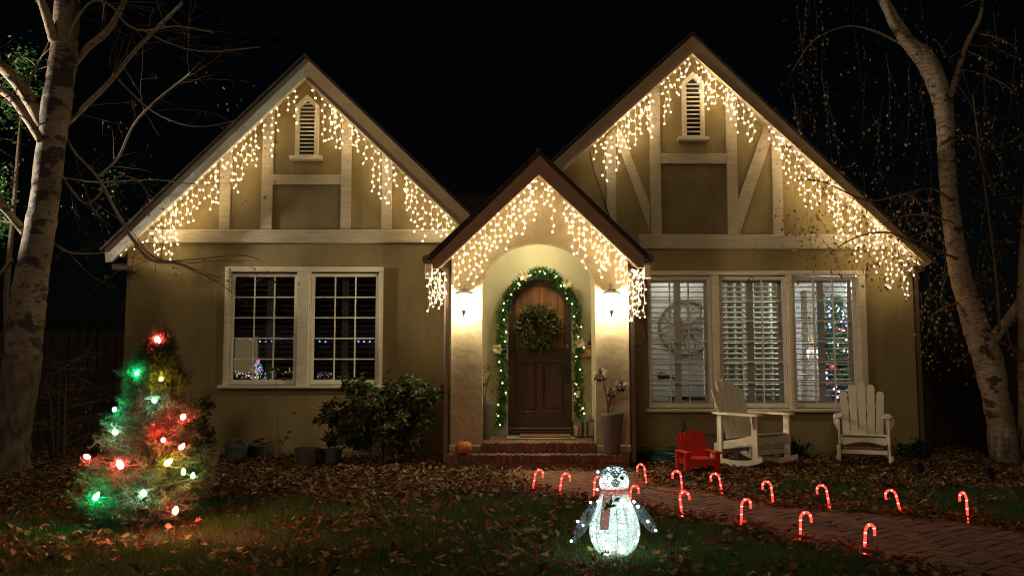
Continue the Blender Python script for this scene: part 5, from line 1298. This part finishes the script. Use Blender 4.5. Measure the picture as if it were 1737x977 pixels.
M['birch'] = bark_mat('birch_bark', .2, (.27, .19, .115), (.46, .37, .26), .375); M['birch_old'] = bark_mat('old_birch_bark', .95, (.17, .115, .075), (.34, .265, .19), .42); M['branch'] = mat('grey_branch_bark', (.30, .24, .18), .8, .3, 14, .4, 30, col2=(.44, .37, .29))
def spline(pts, n=6):
    """Catmull-Rom through (Vector, r)"""
    out = []; k = len(pts)
    for i in range(k-1):
        p0, p1, p2, p3 = pts[max(i-1, 0)], pts[i], pts[i+1], pts[min(i+2, k-1)]
        for j in range(n):
            t = j/n
            f = lambda a, b, c, d: .5*((2*b)+(-a+c)*t+(2*a-5*b+4*c-d)*t*t+(-a+3*b-3*c+d)*t**3)
            out.append((Vector([f(p0[0][q], p1[0][q], p2[0][q], p3[0][q]) for q in range(3)]), p1[1]+(p2[1]-p1[1])*t))
    out.append(pts[-1]); return out
def limb(lst, Y, dy=0.0, n=6, bumpy=0.04):
    """lst: (u, v, width px[, y offset])"""
    pts = []
    for k, q in enumerate(lst):
        y = Y+(q[3] if len(q) > 3 else 0)+dy*k/(len(lst)-1 or 1); pts.append((P(q[0], q[1], y), q[2]*y/FPX/2))
    s = spline(pts, n); return [a for a, _ in s], [r*(1+random.uniform(-bumpy, bumpy)) for _, r in s]
twig_leaf = []
def twig(mb, p, d, L, r, depth, droop=.0, tips=None, wig=.25):
    n = max(3, int(L/.09)); pts = [p]; q = Vector(p); dd = d.normalized(); step = L/n; rs = [r]
    for k in range(n):
        dd = (dd+Vector((random.gauss(0, wig), random.gauss(0, wig), random.gauss(0, wig)-droop))*.35).normalized(); q = q+dd*step; pts.append(q.copy()); rs.append(r*(1-.75*(k+1)/n))
        if tips is not None: tips.append((q.copy(), dd.copy()))
        if depth > 0 and random.random() < .42 and k > 0:
            sd = (dd+Vector((random.gauss(0, .8), random.gauss(0, .8), random.gauss(0, .8)))).normalized(); twig(mb, q, sd, L*random.uniform(.3, .6), rs[-1]*.6, depth-1, droop, tips, wig)
    mb.tube(pts, rs, 4 if r > .004 else 3, cap=False)
def birch_leaves(t, items, name, cols, L0, L1, frac):
    items = [i for i in items if random.random() < frac]; N = len(items)
    if not N: return
    ps = np.array([tuple(p+Vector((random.gauss(0, .015), random.gauss(0, .015), -.02))) for p, d in items]); ds = np.array([(d.x*.4+random.gauss(0, .4), d.y*.4+random.gauss(0, .4), -.8+random.gauss(0, .35)) for p, d in items])
    T = np.array([(0, 0, 0), (.42, .04, .35), (-.42, .04, .35), (0, 0, .45), (0, -.06, 1)], float); F = np.array([(0, 1, 3), (0, 3, 2), (1, 4, 3), (3, 4, 2)])
    ln = rng.uniform(L0, L1, N); c = np.array(cols)[rng.integers(0, len(cols), N)]*rng.uniform(.6, 1.3, (N, 1)); ce = np.array(tuple(chain(t)))
    o = link(name, scatter(name, T, F, ps-ce, rot_from(ds, rng.uniform(0, 6.28, N)), np.stack([ln*.85, ln, ln], 1), M['leaf'], c), t, chain(t)); return o
def stem(t, nm, lst, Y, mt, sides=14, dy=0, n=6, bumpy=.04):
    pts, rs = limb(lst, Y, dy, n, bumpy); MB().tube(pts, rs, sides).build(nm, mt, t, smooth=True); return pts, rs

# left birch
Y1 = 9.9; LBT = empty('birch_tree', 'thick bare-branched birch at the left edge of the photograph', 'tree', (X(14, 806, Y1), Y1, 0))
tr, tr_r = stem(LBT, 'trunk', [(8, 818, 90), (11, 790, 70), (21, 720, 60), (34, 640, 60), (43, 560, 58), (52, 480, 54), (66, 400, 50), (77, 330, 47), (85, 260, 47), (96, 180, 47), (107, 100, 45), (113, 30, 42), (117, -60, 38)], Y1, M['birch_old'], 20, 0, 7, .05)
tw = MB(); tips = []
LIMBS = [[(74, 222, 20), (50, 170, 22), (20, 130, 20), (-20, 95, 17)], [(70, 240, 14), (45, 200, 15), (18, 165, 14), (-20, 140, 12)],
         [(44, 395, 17), (26, 375, 14), (8, 355, 12), (-15, 340, 10)], [(92, 70, 18), (80, 30, 16), (66, -10, 12)],
         [(110, 215, 9), (150, 175, 9.5), (190, 135, 8), (230, 85, 7), (275, 40, 6), (310, 5, 5)], [(122, 110, 16), (150, 80, 13), (185, 50, 11), (215, -5, 9)],
         [(115, 62, 5), (135, 25, 5), (160, 2, 4), (190, 12, 4), (215, 42, 4), (245, 52, 3.5), (300, 45, 3), (360, 55, 2.5)],
         [(108, 228, 4), (130, 262, 4), (165, 300, 5), (195, 355, 6), (225, 405, 5), (255, 440, 5), (300, 446, 5), (335, 462, 4), (360, 478, 2.5)],
         [(165, 300, 4), (200, 268, 4.5), (225, 215, 4), (260, 175, 3.5), (310, 135, 3), (322, 124, 2)],
         [(80, 405, 5), (110, 425, 4), (130, 430, 3.5), (165, 430, 3), (180, 427, 2)], [(240, 50, 3.5), (290, 75, 3), (350, 88, 2.5), (440, 80, 2)],
         [(100, 290, 4), (120, 320, 3.5), (150, 345, 3), (200, 300, 2.5), (240, 308, 2)], [(20, 440, 8), (0, 465, 7), (-20, 478, 6)], [(225, 405, 3), (270, 440, 3), (330, 440, 2.6), (400, 432, 2), (440, 440, 1.6)],
         [(96, 300, 3), (130, 305, 3), (175, 310, 2.5), (260, 305, 2), (330, 312, 1.6), (380, 300, 1.2)], [(200, 135, 3), (260, 190, 2.5), (330, 215, 2), (400, 205, 1.6)]]
for k, lb_ in enumerate(LIMBS):
    Yk = Y1-(.12 if k < 5 else -.1)*(1 if k % 2 else -1)
    pts, rs = stem(LBT, 'branch', lb_, Yk, M['birch'] if lb_[0][2] > 11 else M['branch'], 8, random.uniform(-.5, .5) if k > 4 else random.uniform(-.2, .3), 5, .06)
    m_ = len(pts)
    for i in range(3, m_):
        if random.random() < .55:
            d = (pts[i]-pts[i-1]).normalized()+Vector((random.gauss(0, .6), random.gauss(0, .6), random.gauss(-.05, .6))); twig(tw, pts[i], d, random.uniform(.35, 1.05), max(.0022, rs[i]*.28), 2, .05, tips)
tag(tw.build('twigs', M['bark_dark'], LBT), kind='stuff')
near = [i for i in tips if 2.2 < i[0].z < 4.5]
birch_leaves(LBT, near, 'leaves', [(.20, .19, .05), (.26, .15, .06), (.14, .16, .045), (.26, .09, .04)], .03, .05, .10)
# right birch
Y2 = 11.0; RBT = empty('birch_tree', 'leaning white birch with yellow leaves, right of the house', 'tree', (X(1706, 790, Y2), Y2, 0))
stem(RBT, 'trunk', [(1712, 798, 62), (1707, 780, 50), (1698, 720, 44), (1688, 670, 42), (1676, 610, 48), (1662, 575, 43), (1645, 520, 38), (1628, 460, 34), (1618, 400, 31), (1610, 330, 28), (1605, 260, 28), (1603, 200, 30), (1592, 150, 34), (1572, 105, 34), (1545, 75, 24), (1518, 35, 19), (1490, -15, 16)], Y2, M['birch'], 18, 0, 7, .05)
tw = MB(); tips = []
RL = [[(1585, 135, 22), (1555, 90, 24), (1530, 62, 20), (1508, 25, 13), (1498, -20, 11)], [(1602, 215, 13), (1608, 180, 11), (1622, 130, 11), (1640, 75, 9), (1662, 30, 8), (1668, -20, 7)],
      [(1672, 590, 24), (1695, 562, 18), (1718, 530, 16), (1745, 490, 14)], [(1695, 560, 5), (1692, 500, 5.5), (1684, 420, 5), (1672, 330, 4), (1660, 240, 3), (1650, 160, 2)],
      [(1612, 340, 5), (1580, 320, 4), (1530, 330, 3.5), (1470, 340, 3), (1400, 310, 2.5), (1360, 305, 1.6)], [(1610, 250, 4), (1640, 230, 4), (1690, 250, 3), (1740, 225, 2.5)],
      [(1625, 440, 4.5), (1590, 425, 4), (1555, 415, 3.5), (1510, 395, 3), (1460, 400, 2.4), (1420, 420, 1.8)], [(1620, 380, 4), (1585, 368, 3.5), (1540, 365, 3), (1500, 380, 2.5)],
      [(1640, 510, 4), (1605, 520, 3.5), (1575, 540, 3)], [(1560, 95, 6), (1500, 60, 4), (1440, 45, 3), (1380, 70, 2.4), (1345, 120, 1.8)], [(1655, 235, 3), (1690, 330, 2.6), (1737, 330, 2)]]
for k, lb_ in enumerate(RL):
    pts, rs = stem(RBT, 'branch', lb_, Y2-(.1 if k in (4, 6, 7) else 0), M['birch'] if lb_[0][2] > 10 else M['bark_dark'], 8, (-.9 if k in (4, 6) else random.uniform(-.3, .5)), 5, .06)
    if k == 0: continue
    for i in range(3, len(pts)):
        if random.random() < (.9 if k in (4, 6, 7, 8) else .55):
            d = Vector((random.gauss(0, .6), random.gauss(0, .6), random.gauss(-.5, .5))); twig(tw, pts[i], d, random.uniform(.3, .8), max(.002, rs[i]*.3), 1, .25, tips)
# pendulous leafy strands against the dark and over the eaves
for k in range(62):
    u = random.choice((random.gauss(1475, 45), random.gauss(1560, 60), random.gauss(1690, 40), random.gauss(1370, 25))); v = random.uniform(-40, 330)
    p = P(u, v, Y2+random.uniform(-.7, .9)); twig(tw, p, Vector((random.gauss(0, .2), random.gauss(0, .2), -1)), random.uniform(.5, 1.4), .0026, 1, .5, tips, .18)
for k in range(60):
    u, v = random.choice(((random.gauss(1505, 35), random.uniform(380, 440)), (random.gauss(1410, 45), random.uniform(330, 410)), (random.gauss(1590, 30), random.uniform(440, 540)), (random.gauss(1690, 40), random.uniform(380, 480))))
    p = P(u, v, 10.85+random.uniform(-.3, .3)); twig(tw, p, Vector((random.gauss(0, .5), random.gauss(0, .3), -.6)), random.uniform(.3, .75), .0025, 1, .35, tips, .25)
tag(tw.build('twigs', M['bark_dark'], RBT), kind='stuff')
birch_leaves(RBT, tips, 'leaves', [(.42, .26, .07), (.34, .18, .06), (.46, .34, .12), (.24, .13, .05), (.20, .17, .05)], .032, .058, .5)
# stem at the far right edge
FBT = empty('birch_tree', 'pale birch stem cut off by the right edge of the photograph', 'tree', (X(1742, 800, 11.2), 11.2, 0))
stem(FBT, 'trunk', [(1745, 815, 40), (1744, 790, 30), (1741, 700, 24), (1738, 600, 22), (1736, 500, 21), (1740, 420, 20), (1746, 320, 18), (1760, 100, 15)], 11.2, M['birch'], 12)
# green evergreen leaves behind the left birch
t = empty('evergreen_shrub', 'glossy green evergreen foliage behind the left birch', 'shrub', (X(18, 800, 10.7), 10.7, 0)); it = []
MB().tube([(t.location.x, 10.7, 0), P(10, 500, 10.7), P(25, 330, 10.7), P(40, 130, 10.7)], [.05, .04, .03, .01], 6).build('trunk', M['bark_dark'], t)
for (cu, cv, ru, rv, n) in ((28, 160, 45, 60, 420), (0, 330, 26, 50, 300), (35, 105, 30, 30, 140), (2, 385, 14, 26, 80), (190, 300, 28, 30, 26), (178, 322, 20, 14, 22)):
    for k in range(n):
        p = P(random.gauss(cu, ru*.5), random.gauss(cv, rv*.5), 10.7+random.uniform(-.35, .35)); an = random.uniform(0, 6.28); d = Vector((math.cos(an), math.sin(an), random.uniform(-.8, .3))).normalized()*random.uniform(.05, .085); g = random.uniform(.6, 1.4)
        it.append((p, d, d.cross(Vector((random.gauss(0, 1), random.gauss(0, 1), 1))).normalized()*.016, (.05*g, .13*g, .03*g)))
leafset('foliage', it, M['leaf'], t, local=False)
# bare twiggy shrub before the fence
t = empty('bare_shrub', 'leafless twiggy shrub in front of the dark fence', 'shrub', (X(100, 795, 11.4), 11.4, 0)); tw = MB(); tips = []
for (u0, u1) in ((98, 101), (108, 113), (96, 78)):
    q = [P(u0, 794, 11.4), P((u0*2+u1)/3, 740, 11.4), P((u0+u1)/2, 690, 11.4), P(u1, 640, 11.4)]; tw.tube(q, [.02, .016, .012, .006], 6)
    for b in q[1:]:
        for s in range(6):
            d = Vector((random.choice((-1, 1))*random.uniform(.6, 1), random.gauss(0, .4), random.uniform(-.1, .5))); twig(tw, b+Vector((0, 0, random.uniform(-.3, .2))), d, random.uniform(.4, .85), .006, 2, 0, tips, .3)
tw.build('stems', M['bark_dark'], t); birch_leaves(t, tips, 'leaves', [(.3, .14, .07), (.22, .12, .06)], .05, .08, .05)

# ------------------------------------------------------------------ board fences
def fence(label, x0, x1, y0, y1, h, n):
    t = empty('board_fence', label, 'fence', ((x0+x1)/2, (y0+y1)/2, 0)); an = math.atan2(y1-y0, x1-x0); L = math.hypot(x1-x0, y1-y0); w_ = L/n
    me = MB().bbox(-w_/2+.006, w_/2-.006, -.01, .01, 0, h, .004).mesh('board', M['fence'])
    for k in range(n):
        f = (k+.5)/n; link('board', me, t, (x0+(x1-x0)*f, y0+(y1-y0)*f, random.uniform(-.01, .02)), (0, R(random.uniform(-.4, .4)), an+R(random.uniform(-1.5, 1.5))))
    for z in (.35, h-.3):
        MB().bbox(-L/2, L/2, .012, .05, z-.04, z+.04).xform(Matrix.Translation(((x0+x1)/2, (y0+y1)/2, 0)) @ Matrix.Rotation(an, 4, 'Z')).build('rail', M['fence'], t)
fence('dark weathered board fence left of the house behind the bare shrub', -8.4, -5.36, 12.6, 12.45, 1.75, 22)
fence('dark board fence right of the house behind the birches', 5.6, 9.6, 13.2, 13.4, 1.7, 28)

# ------------------------------------------------------------------ hose, pipework, cables
HB = G(1145, 786); t = empty('garden_hose', 'coiled green garden hose behind the red chair', 'hose', HB); c = Vector(HB); pts = []
for k in range(120):
    an = k*.33; rr = .20+.05*math.sin(k*.7)+.02*random.random(); pts.append(c+Vector((rr*1.35*math.cos(an), rr*math.sin(an)*.9, .02+.0011*k+.012*random.random())))
MB().tube(pts, .011, 6).build('hose_coil', M['hose'], t, smooth=True)
MB().tube([P(1132, 778, 11.0), P(1127, 766, 11.1), P(1131, 759, 11.2), P(1142, 757, 11.25), P(1150, 762, 11.2), P(1156, 776, 11.0)], .011, 6).build('hose_loop', M['hose'], t, smooth=True)
t = empty('garden_tap', 'copper standpipe with a green-handled tap below the right windows', 'tap', (X(1157, 770, 11.48), 11.48, 0))
MB().tube([P(1156, 772, 11.48), P(1156, 718, 11.48)], .014, 8).build('standpipe', M['pipe'], t); MB().tube([P(1156, 733, 11.48), P(1218, 733, 11.48)], .013, 8).build('pipe', M['pipe'], t)
MB().tube([P(1157, 735, 11.44), P(1161, 724, 11.43), P(1157, 712, 11.43), P(1156, 706, 11.43)], [.016, .024, .012, .006], 8).build('tap_body', M['hose'], t, smooth=True)
for k in range(2):
    p = G(1252+k*10, 784, 0); t = empty('water_valve', ('left' if k == 0 else 'right')+' one of two grey valves under the sideways rocking chair', 'valve', (p.x, 11.2, 0), 'valves by the wall')
    MB().lathe([(.05, 0), (.05, .13), (.03, .15), (.03, .19), (.055, .2), (.055, .24), (0, .25)], n=12).build('valve_body', M['pot_blue'], t, local=True)
tag(MB().tube([P(1001, 258, YW-.04), P(1004, 275, YW-.04), P(1008, 292, YW-.04), P(1014, 310, YW-.04), P(1021, 330, YW-.04), P(1028, 352, YW-.05), P(1036, 372, YW-.05)], .009, 6).build('power_cable', M['wire_dark']), 'dark cable running down the right gable to the porch roof', 'cable')
tag(MB().tube([P(1090, 470, 11.3), P(1092, 545, 11.4), P(1098, 572, 11.45), P(1090, 590, 11.45), P(1078, 585, 11.4), P(1070, 568, 11.2), P(1070, 540, 10.6)], .007, 6).build('power_cable', M['wire_dark']), 'dark cable looping beside the right-hand windows', 'cable')
for (u, v, w_, lab) in ((1680, 815, .12, 'dark garden spotlight in the leaves left of the right birch'), (1560, 806, .10, 'small dark garden spotlight in the litter near the right chair')):
    p = G(u, v+4); t = empty('garden_spotlight', lab, 'spotlight', p); MB().tube([(0, 0, 0), (0, 0, .06)], .012, 6).build('stake', M['black'], t, local=True)
    MB().lathe([(0, 0), (.03, .005), (.045, .05), (.05, .1), (.042, .1), (.03, .07)], n=12).xform(Matrix.Translation((0, .02, .06)) @ Matrix.Rotation(R(40), 4, 'X')).build('housing', M['black'], t, local=True)

# ------------------------------------------------------------------ things inside the right-hand room
Yc = 12.72
t = empty('ornament', 'large round wooden wall ornament with petal spokes behind the window', 'wall decoration', P(1164, 556, Yc)); c = Vector(t.location); Rw = 45*Yc/FPX
M['wheel'] = mat('ornament_wood', (.22, .125, .06), .6, .25, 8)
MB().tube([c+Vector((Rw*math.cos(2*math.pi*k/40), 0, Rw*math.sin(2*math.pi*k/40))) for k in range(41)], .022, 6, cap=False).build('ring', M['wheel'], t)
for k in range(8):
    an = 2*math.pi*k/8+.2; 
    for s in (-1, 1):
        pts = [c+Vector((Rw*f*math.cos(an+s*.36*math.sin(math.pi*f)), -.012, Rw*f*math.sin(an+s*.36*math.sin(math.pi*f)))) for f in [q/8 for q in range(9)]]
        MB().tube(pts, .010, 5).build('petal', M['wheel'], t)
MB().lathe([(.06, 0), (.06, .03), (0, .035)], n=14).xform(Matrix.Translation(c) @ Matrix.Rotation(R(90), 4, 'X')).build('hub', M['wheel'], t)
p = P(1180, 655, 12.5); t = empty('cabinet', 'dark low cabinet with a patterned front inside the first right-hand window', 'cabinet', (p.x, 12.5, .1)); 
zt = Z(640, 12.4, 1180); MB().bbox(p.x-.32, p.x+.32, 12.4, 12.7, .1, zt-.3).build('cabinet_body', M['door_dark'], t); MB().bbox(p.x-.36, p.x+.34, 12.36, 12.72, zt-.299, zt-.27).build('cabinet_top', M['black'], t)
for k in range(10):
    MB().lathe([(.03, 0), (.034, .012), (.0, .014)], n=9).xform(Matrix.Translation((p.x-.27+.06*k, 12.398, zt-.42+(.05 if k % 2 else 0))) @ Matrix.Rotation(R(90), 4, 'X')).build('inlay', M['white'], t)
t = empty('violin_case', 'dark rounded instrument case leaning inside the first right-hand window', 'case', P(1135, 638, 12.3)); c = Vector(t.location)
MB().tube([c+Vector((-.16, 0, -.02)), c+Vector((-.11, 0, 0)), c+Vector((0, 0, -.01)), c+Vector((.16, 0, -.03))], [.05, .07, .045, .03], 10).build('case_shell', M['black'], t, smooth=True)
# indoor christmas tree
IB = Vector((X(1420, 680, 12.75), 12.75, .1)); t = empty('indoor_tree', 'tall decorated tree with purple and blue lights behind the right window', 'tree', IB)
ztop = Z(500, 12.75, 1420); cen = []; Hh = ztop-.1
for k in range(300):
    f = random.random()**1.2; an = random.uniform(0, 6.28); rr = (.46*(1-f)+.05)*random.uniform(.55, 1.0); cen.append((IB.x+rr*math.cos(an), IB.y+rr*math.sin(an)*.8, .35+f*(Hh-.3)))
MB().tube([IB, IB+Vector((0, 0, Hh*.9))], [.04, .01], 6).build('trunk', M['bark_dark'], t)
sprig_cloud('crown', cen, .11, 60, M['leaf'], t, [(.02, .06, .03), (.03, .08, .035), (.015, .045, .025)], .04, .08, .008)
IC = {'violet': glow('violet_bulb', (.42, .22, 1), 34), 'blue': glow('blue_bulb', (.12, .35, 1), 34), 'orange': glow('orange_bulb', (1, .5, .12), 26), 'pink': glow('pink_bulb', (1, .2, .3), 12), 'teal': glow('teal_bulb', (.1, .9, .6), 22)}
for k in range(84):
    f = random.random()**1.15; an = random.uniform(math.pi*1.0, math.pi*2.0); rr = .46*(1-f)+.07; b = MB().ball((IB.x+rr*math.cos(an), IB.y+rr*math.sin(an)*.8, .34+f*(Hh-.3)), .0135, 7, 5)
    b.build('bulb', IC[random.choice(('violet', 'violet', 'violet', 'blue', 'orange', 'orange', 'pink', 'teal'))], t)
M['red_ball'] = mat('red_bauble', (.4, .02, .03), .3)
for (u, v) in ((1413, 625), (1425, 560), (1408, 650)):
    q = P(u, v, 12.35); MB().ball(q, .05 if u == 1413 else .03, 12, 8).build('bauble', M['red_ball'], t, smooth=True)
# standing figurine with golden curls
FB = Vector((X(1379, 640, 12.3), 12.3, .1)); t = empty('angel_figurine', 'tall white robed figurine with golden curls inside the right window', 'figurine', FB)
zf = Z(640, 12.3, 1379); zh = Z(572, 12.3, 1379); fx, fy = FB.x, FB.y
M['gold_hair'] = mat('golden_curls', (.55, .36, .14), .6, .2, 40); M['robe'] = mat('white_robe', (.72, .70, .66), .7)
MB().bbox(fx-.13, fx+.13, fy-.12, fy+.12, .1, zf-.02).build('plinth', M['white'], t)
H2 = zh-zf
MB().lathe([(.10, 0), (.095, H2*.2), (.07, H2*.5), (.075, H2*.62), (.06, H2*.72), (.022, H2*.76)], (fx, fy, zf), 18, 1, .75).build('robe', M['robe'], t, smooth=True)
MB().ball((fx, fy-.005, zf+H2*.85), .043, 12, 9, (.9, 1, 1.15)).build('head', mat('doll_skin', (.6, .42, .33), .5), t, smooth=True)
hb = MB()
for k in range(38):
    an = random.uniform(0, 6.28); el = random.uniform(-.5, 1.5); d = Vector((math.cos(an)*math.cos(el), abs(math.sin(an))*math.cos(el)*.9-.1, math.sin(el))); hb.ball(Vector((fx, fy+.005, zf+H2*.88))+d*.045, .018, 6, 5)
hb.build('hair', M['gold_hair'], t, smooth=True)
for s in (-1, 1): MB().tube([(fx+s*.055, fy-.01, zf+H2*.7), (fx+s*.085, fy-.04, zf+H2*.5), (fx+s*.075, fy-.07, zf+H2*.3)], [.024, .02, .012], 8).build('arm', M['robe'], t, smooth=True)
# bright doorway / picture frames on the far wall
t = empty('framed_picture', 'pale framed picture on the far wall behind the indoor tree', 'picture', P(1400, 560, 14.55)); c = Vector(t.location); MB().bbox(c.x-.22, c.x+.22, 14.55, 14.598, c.z-.3, c.z+.3).build('frame', mat('blue_mount', (.25, .38, .55), .6, .4, 9), t)
t = empty('bookcase', 'tall dark shelf edge on the far wall of the lit room', 'bookcase', (X(1374, 640, 14.4), 14.4, .1)); c = Vector(t.location)
MB().bbox(c.x-.05, c.x+.05, 14.3, 14.598, .1, 2.5).build('side_board', M['soffit'], t)

# ------------------------------------------------------------------ across the street (seen as reflections in the dark window panes)
def VR(u, v, D=37.0): p = P(u, v, D); return Vector((p.x, 2*YW-D, p.z))
t = empty('neighbour_house', 'dark house across the street with a lit porch', 'house', (VR(470, 620).x, -14.5, 0))
c = Vector(t.location); MB().box(c.x-5, c.x+5, -19, -14.1, 0, 2.9).build('wall', M['stucco'], t)
MB().prism([(c.x-5.5, 2.9), (c.x+5.5, 2.9), (c.x+4.0, 4.6), (c.x-4.0, 4.6)], -19.5, -13.7).build('roof', M['shingle'], t)
q = VR(412, 602); MB().box(q.x-.55, q.x+.55, -14.06, -14.03, q.z-.75, q.z+.7).build('lit_porch_wall', glow('far_porch_glow', (1, .75, .35), 2.0), t)  # glowing panel stands in for lamplight on the porch wall
for k in range(26):
    u = 392+k*(252/26.); q = VR(u, 577.5+random.uniform(-.6, .6), 36.9)
    if 500 < u < 530 or 548 < u < 600: continue
    tag(MB().ball(q, .045, 6, 4).build('bulb', random.choice((IC['violet'], IC['blue'], IC['pink'], IC['violet'])), t))
t = empty('far_lit_tree', 'multicoloured lit tree in the yard across the street', 'tree', VR(436, 642, 33)); fmb = {k: MB() for k in IC}
MB().tube([Vector(t.location)-Vector((0, 0, .6)), VR(436, 610, 33)], [.08, .02], 6).build('trunk', M['bark_dark'], t)
for k in range(110):
    f = random.random(); u = 436+random.uniform(-1, 1)*(2+16*(1-f)); fmb[random.choice(list(IC))].ball(VR(u, 643-f*36, 33+random.uniform(-.3, .3)), .024, 5, 4)
for k_, b in fmb.items(): tag(b.build('bulbs', IC[k_], t), kind='stuff')
t = empty('far_hedge_lights', 'net of white lights on a hedge across the street', 'string lights', VR(470, 640, 31)); b = MB(); FW = glow('far_white_bulb', (1, .9, .7), 16)
for k in range(80):
    u = random.choice((random.uniform(396, 420), random.uniform(455, 500), random.uniform(534, 562))); b.ball(VR(u, random.gauss(634, 4.5), 31+random.uniform(-.2, .2)), .016, 5, 4)
tag(b.build('bulbs', FW, t), kind='stuff')
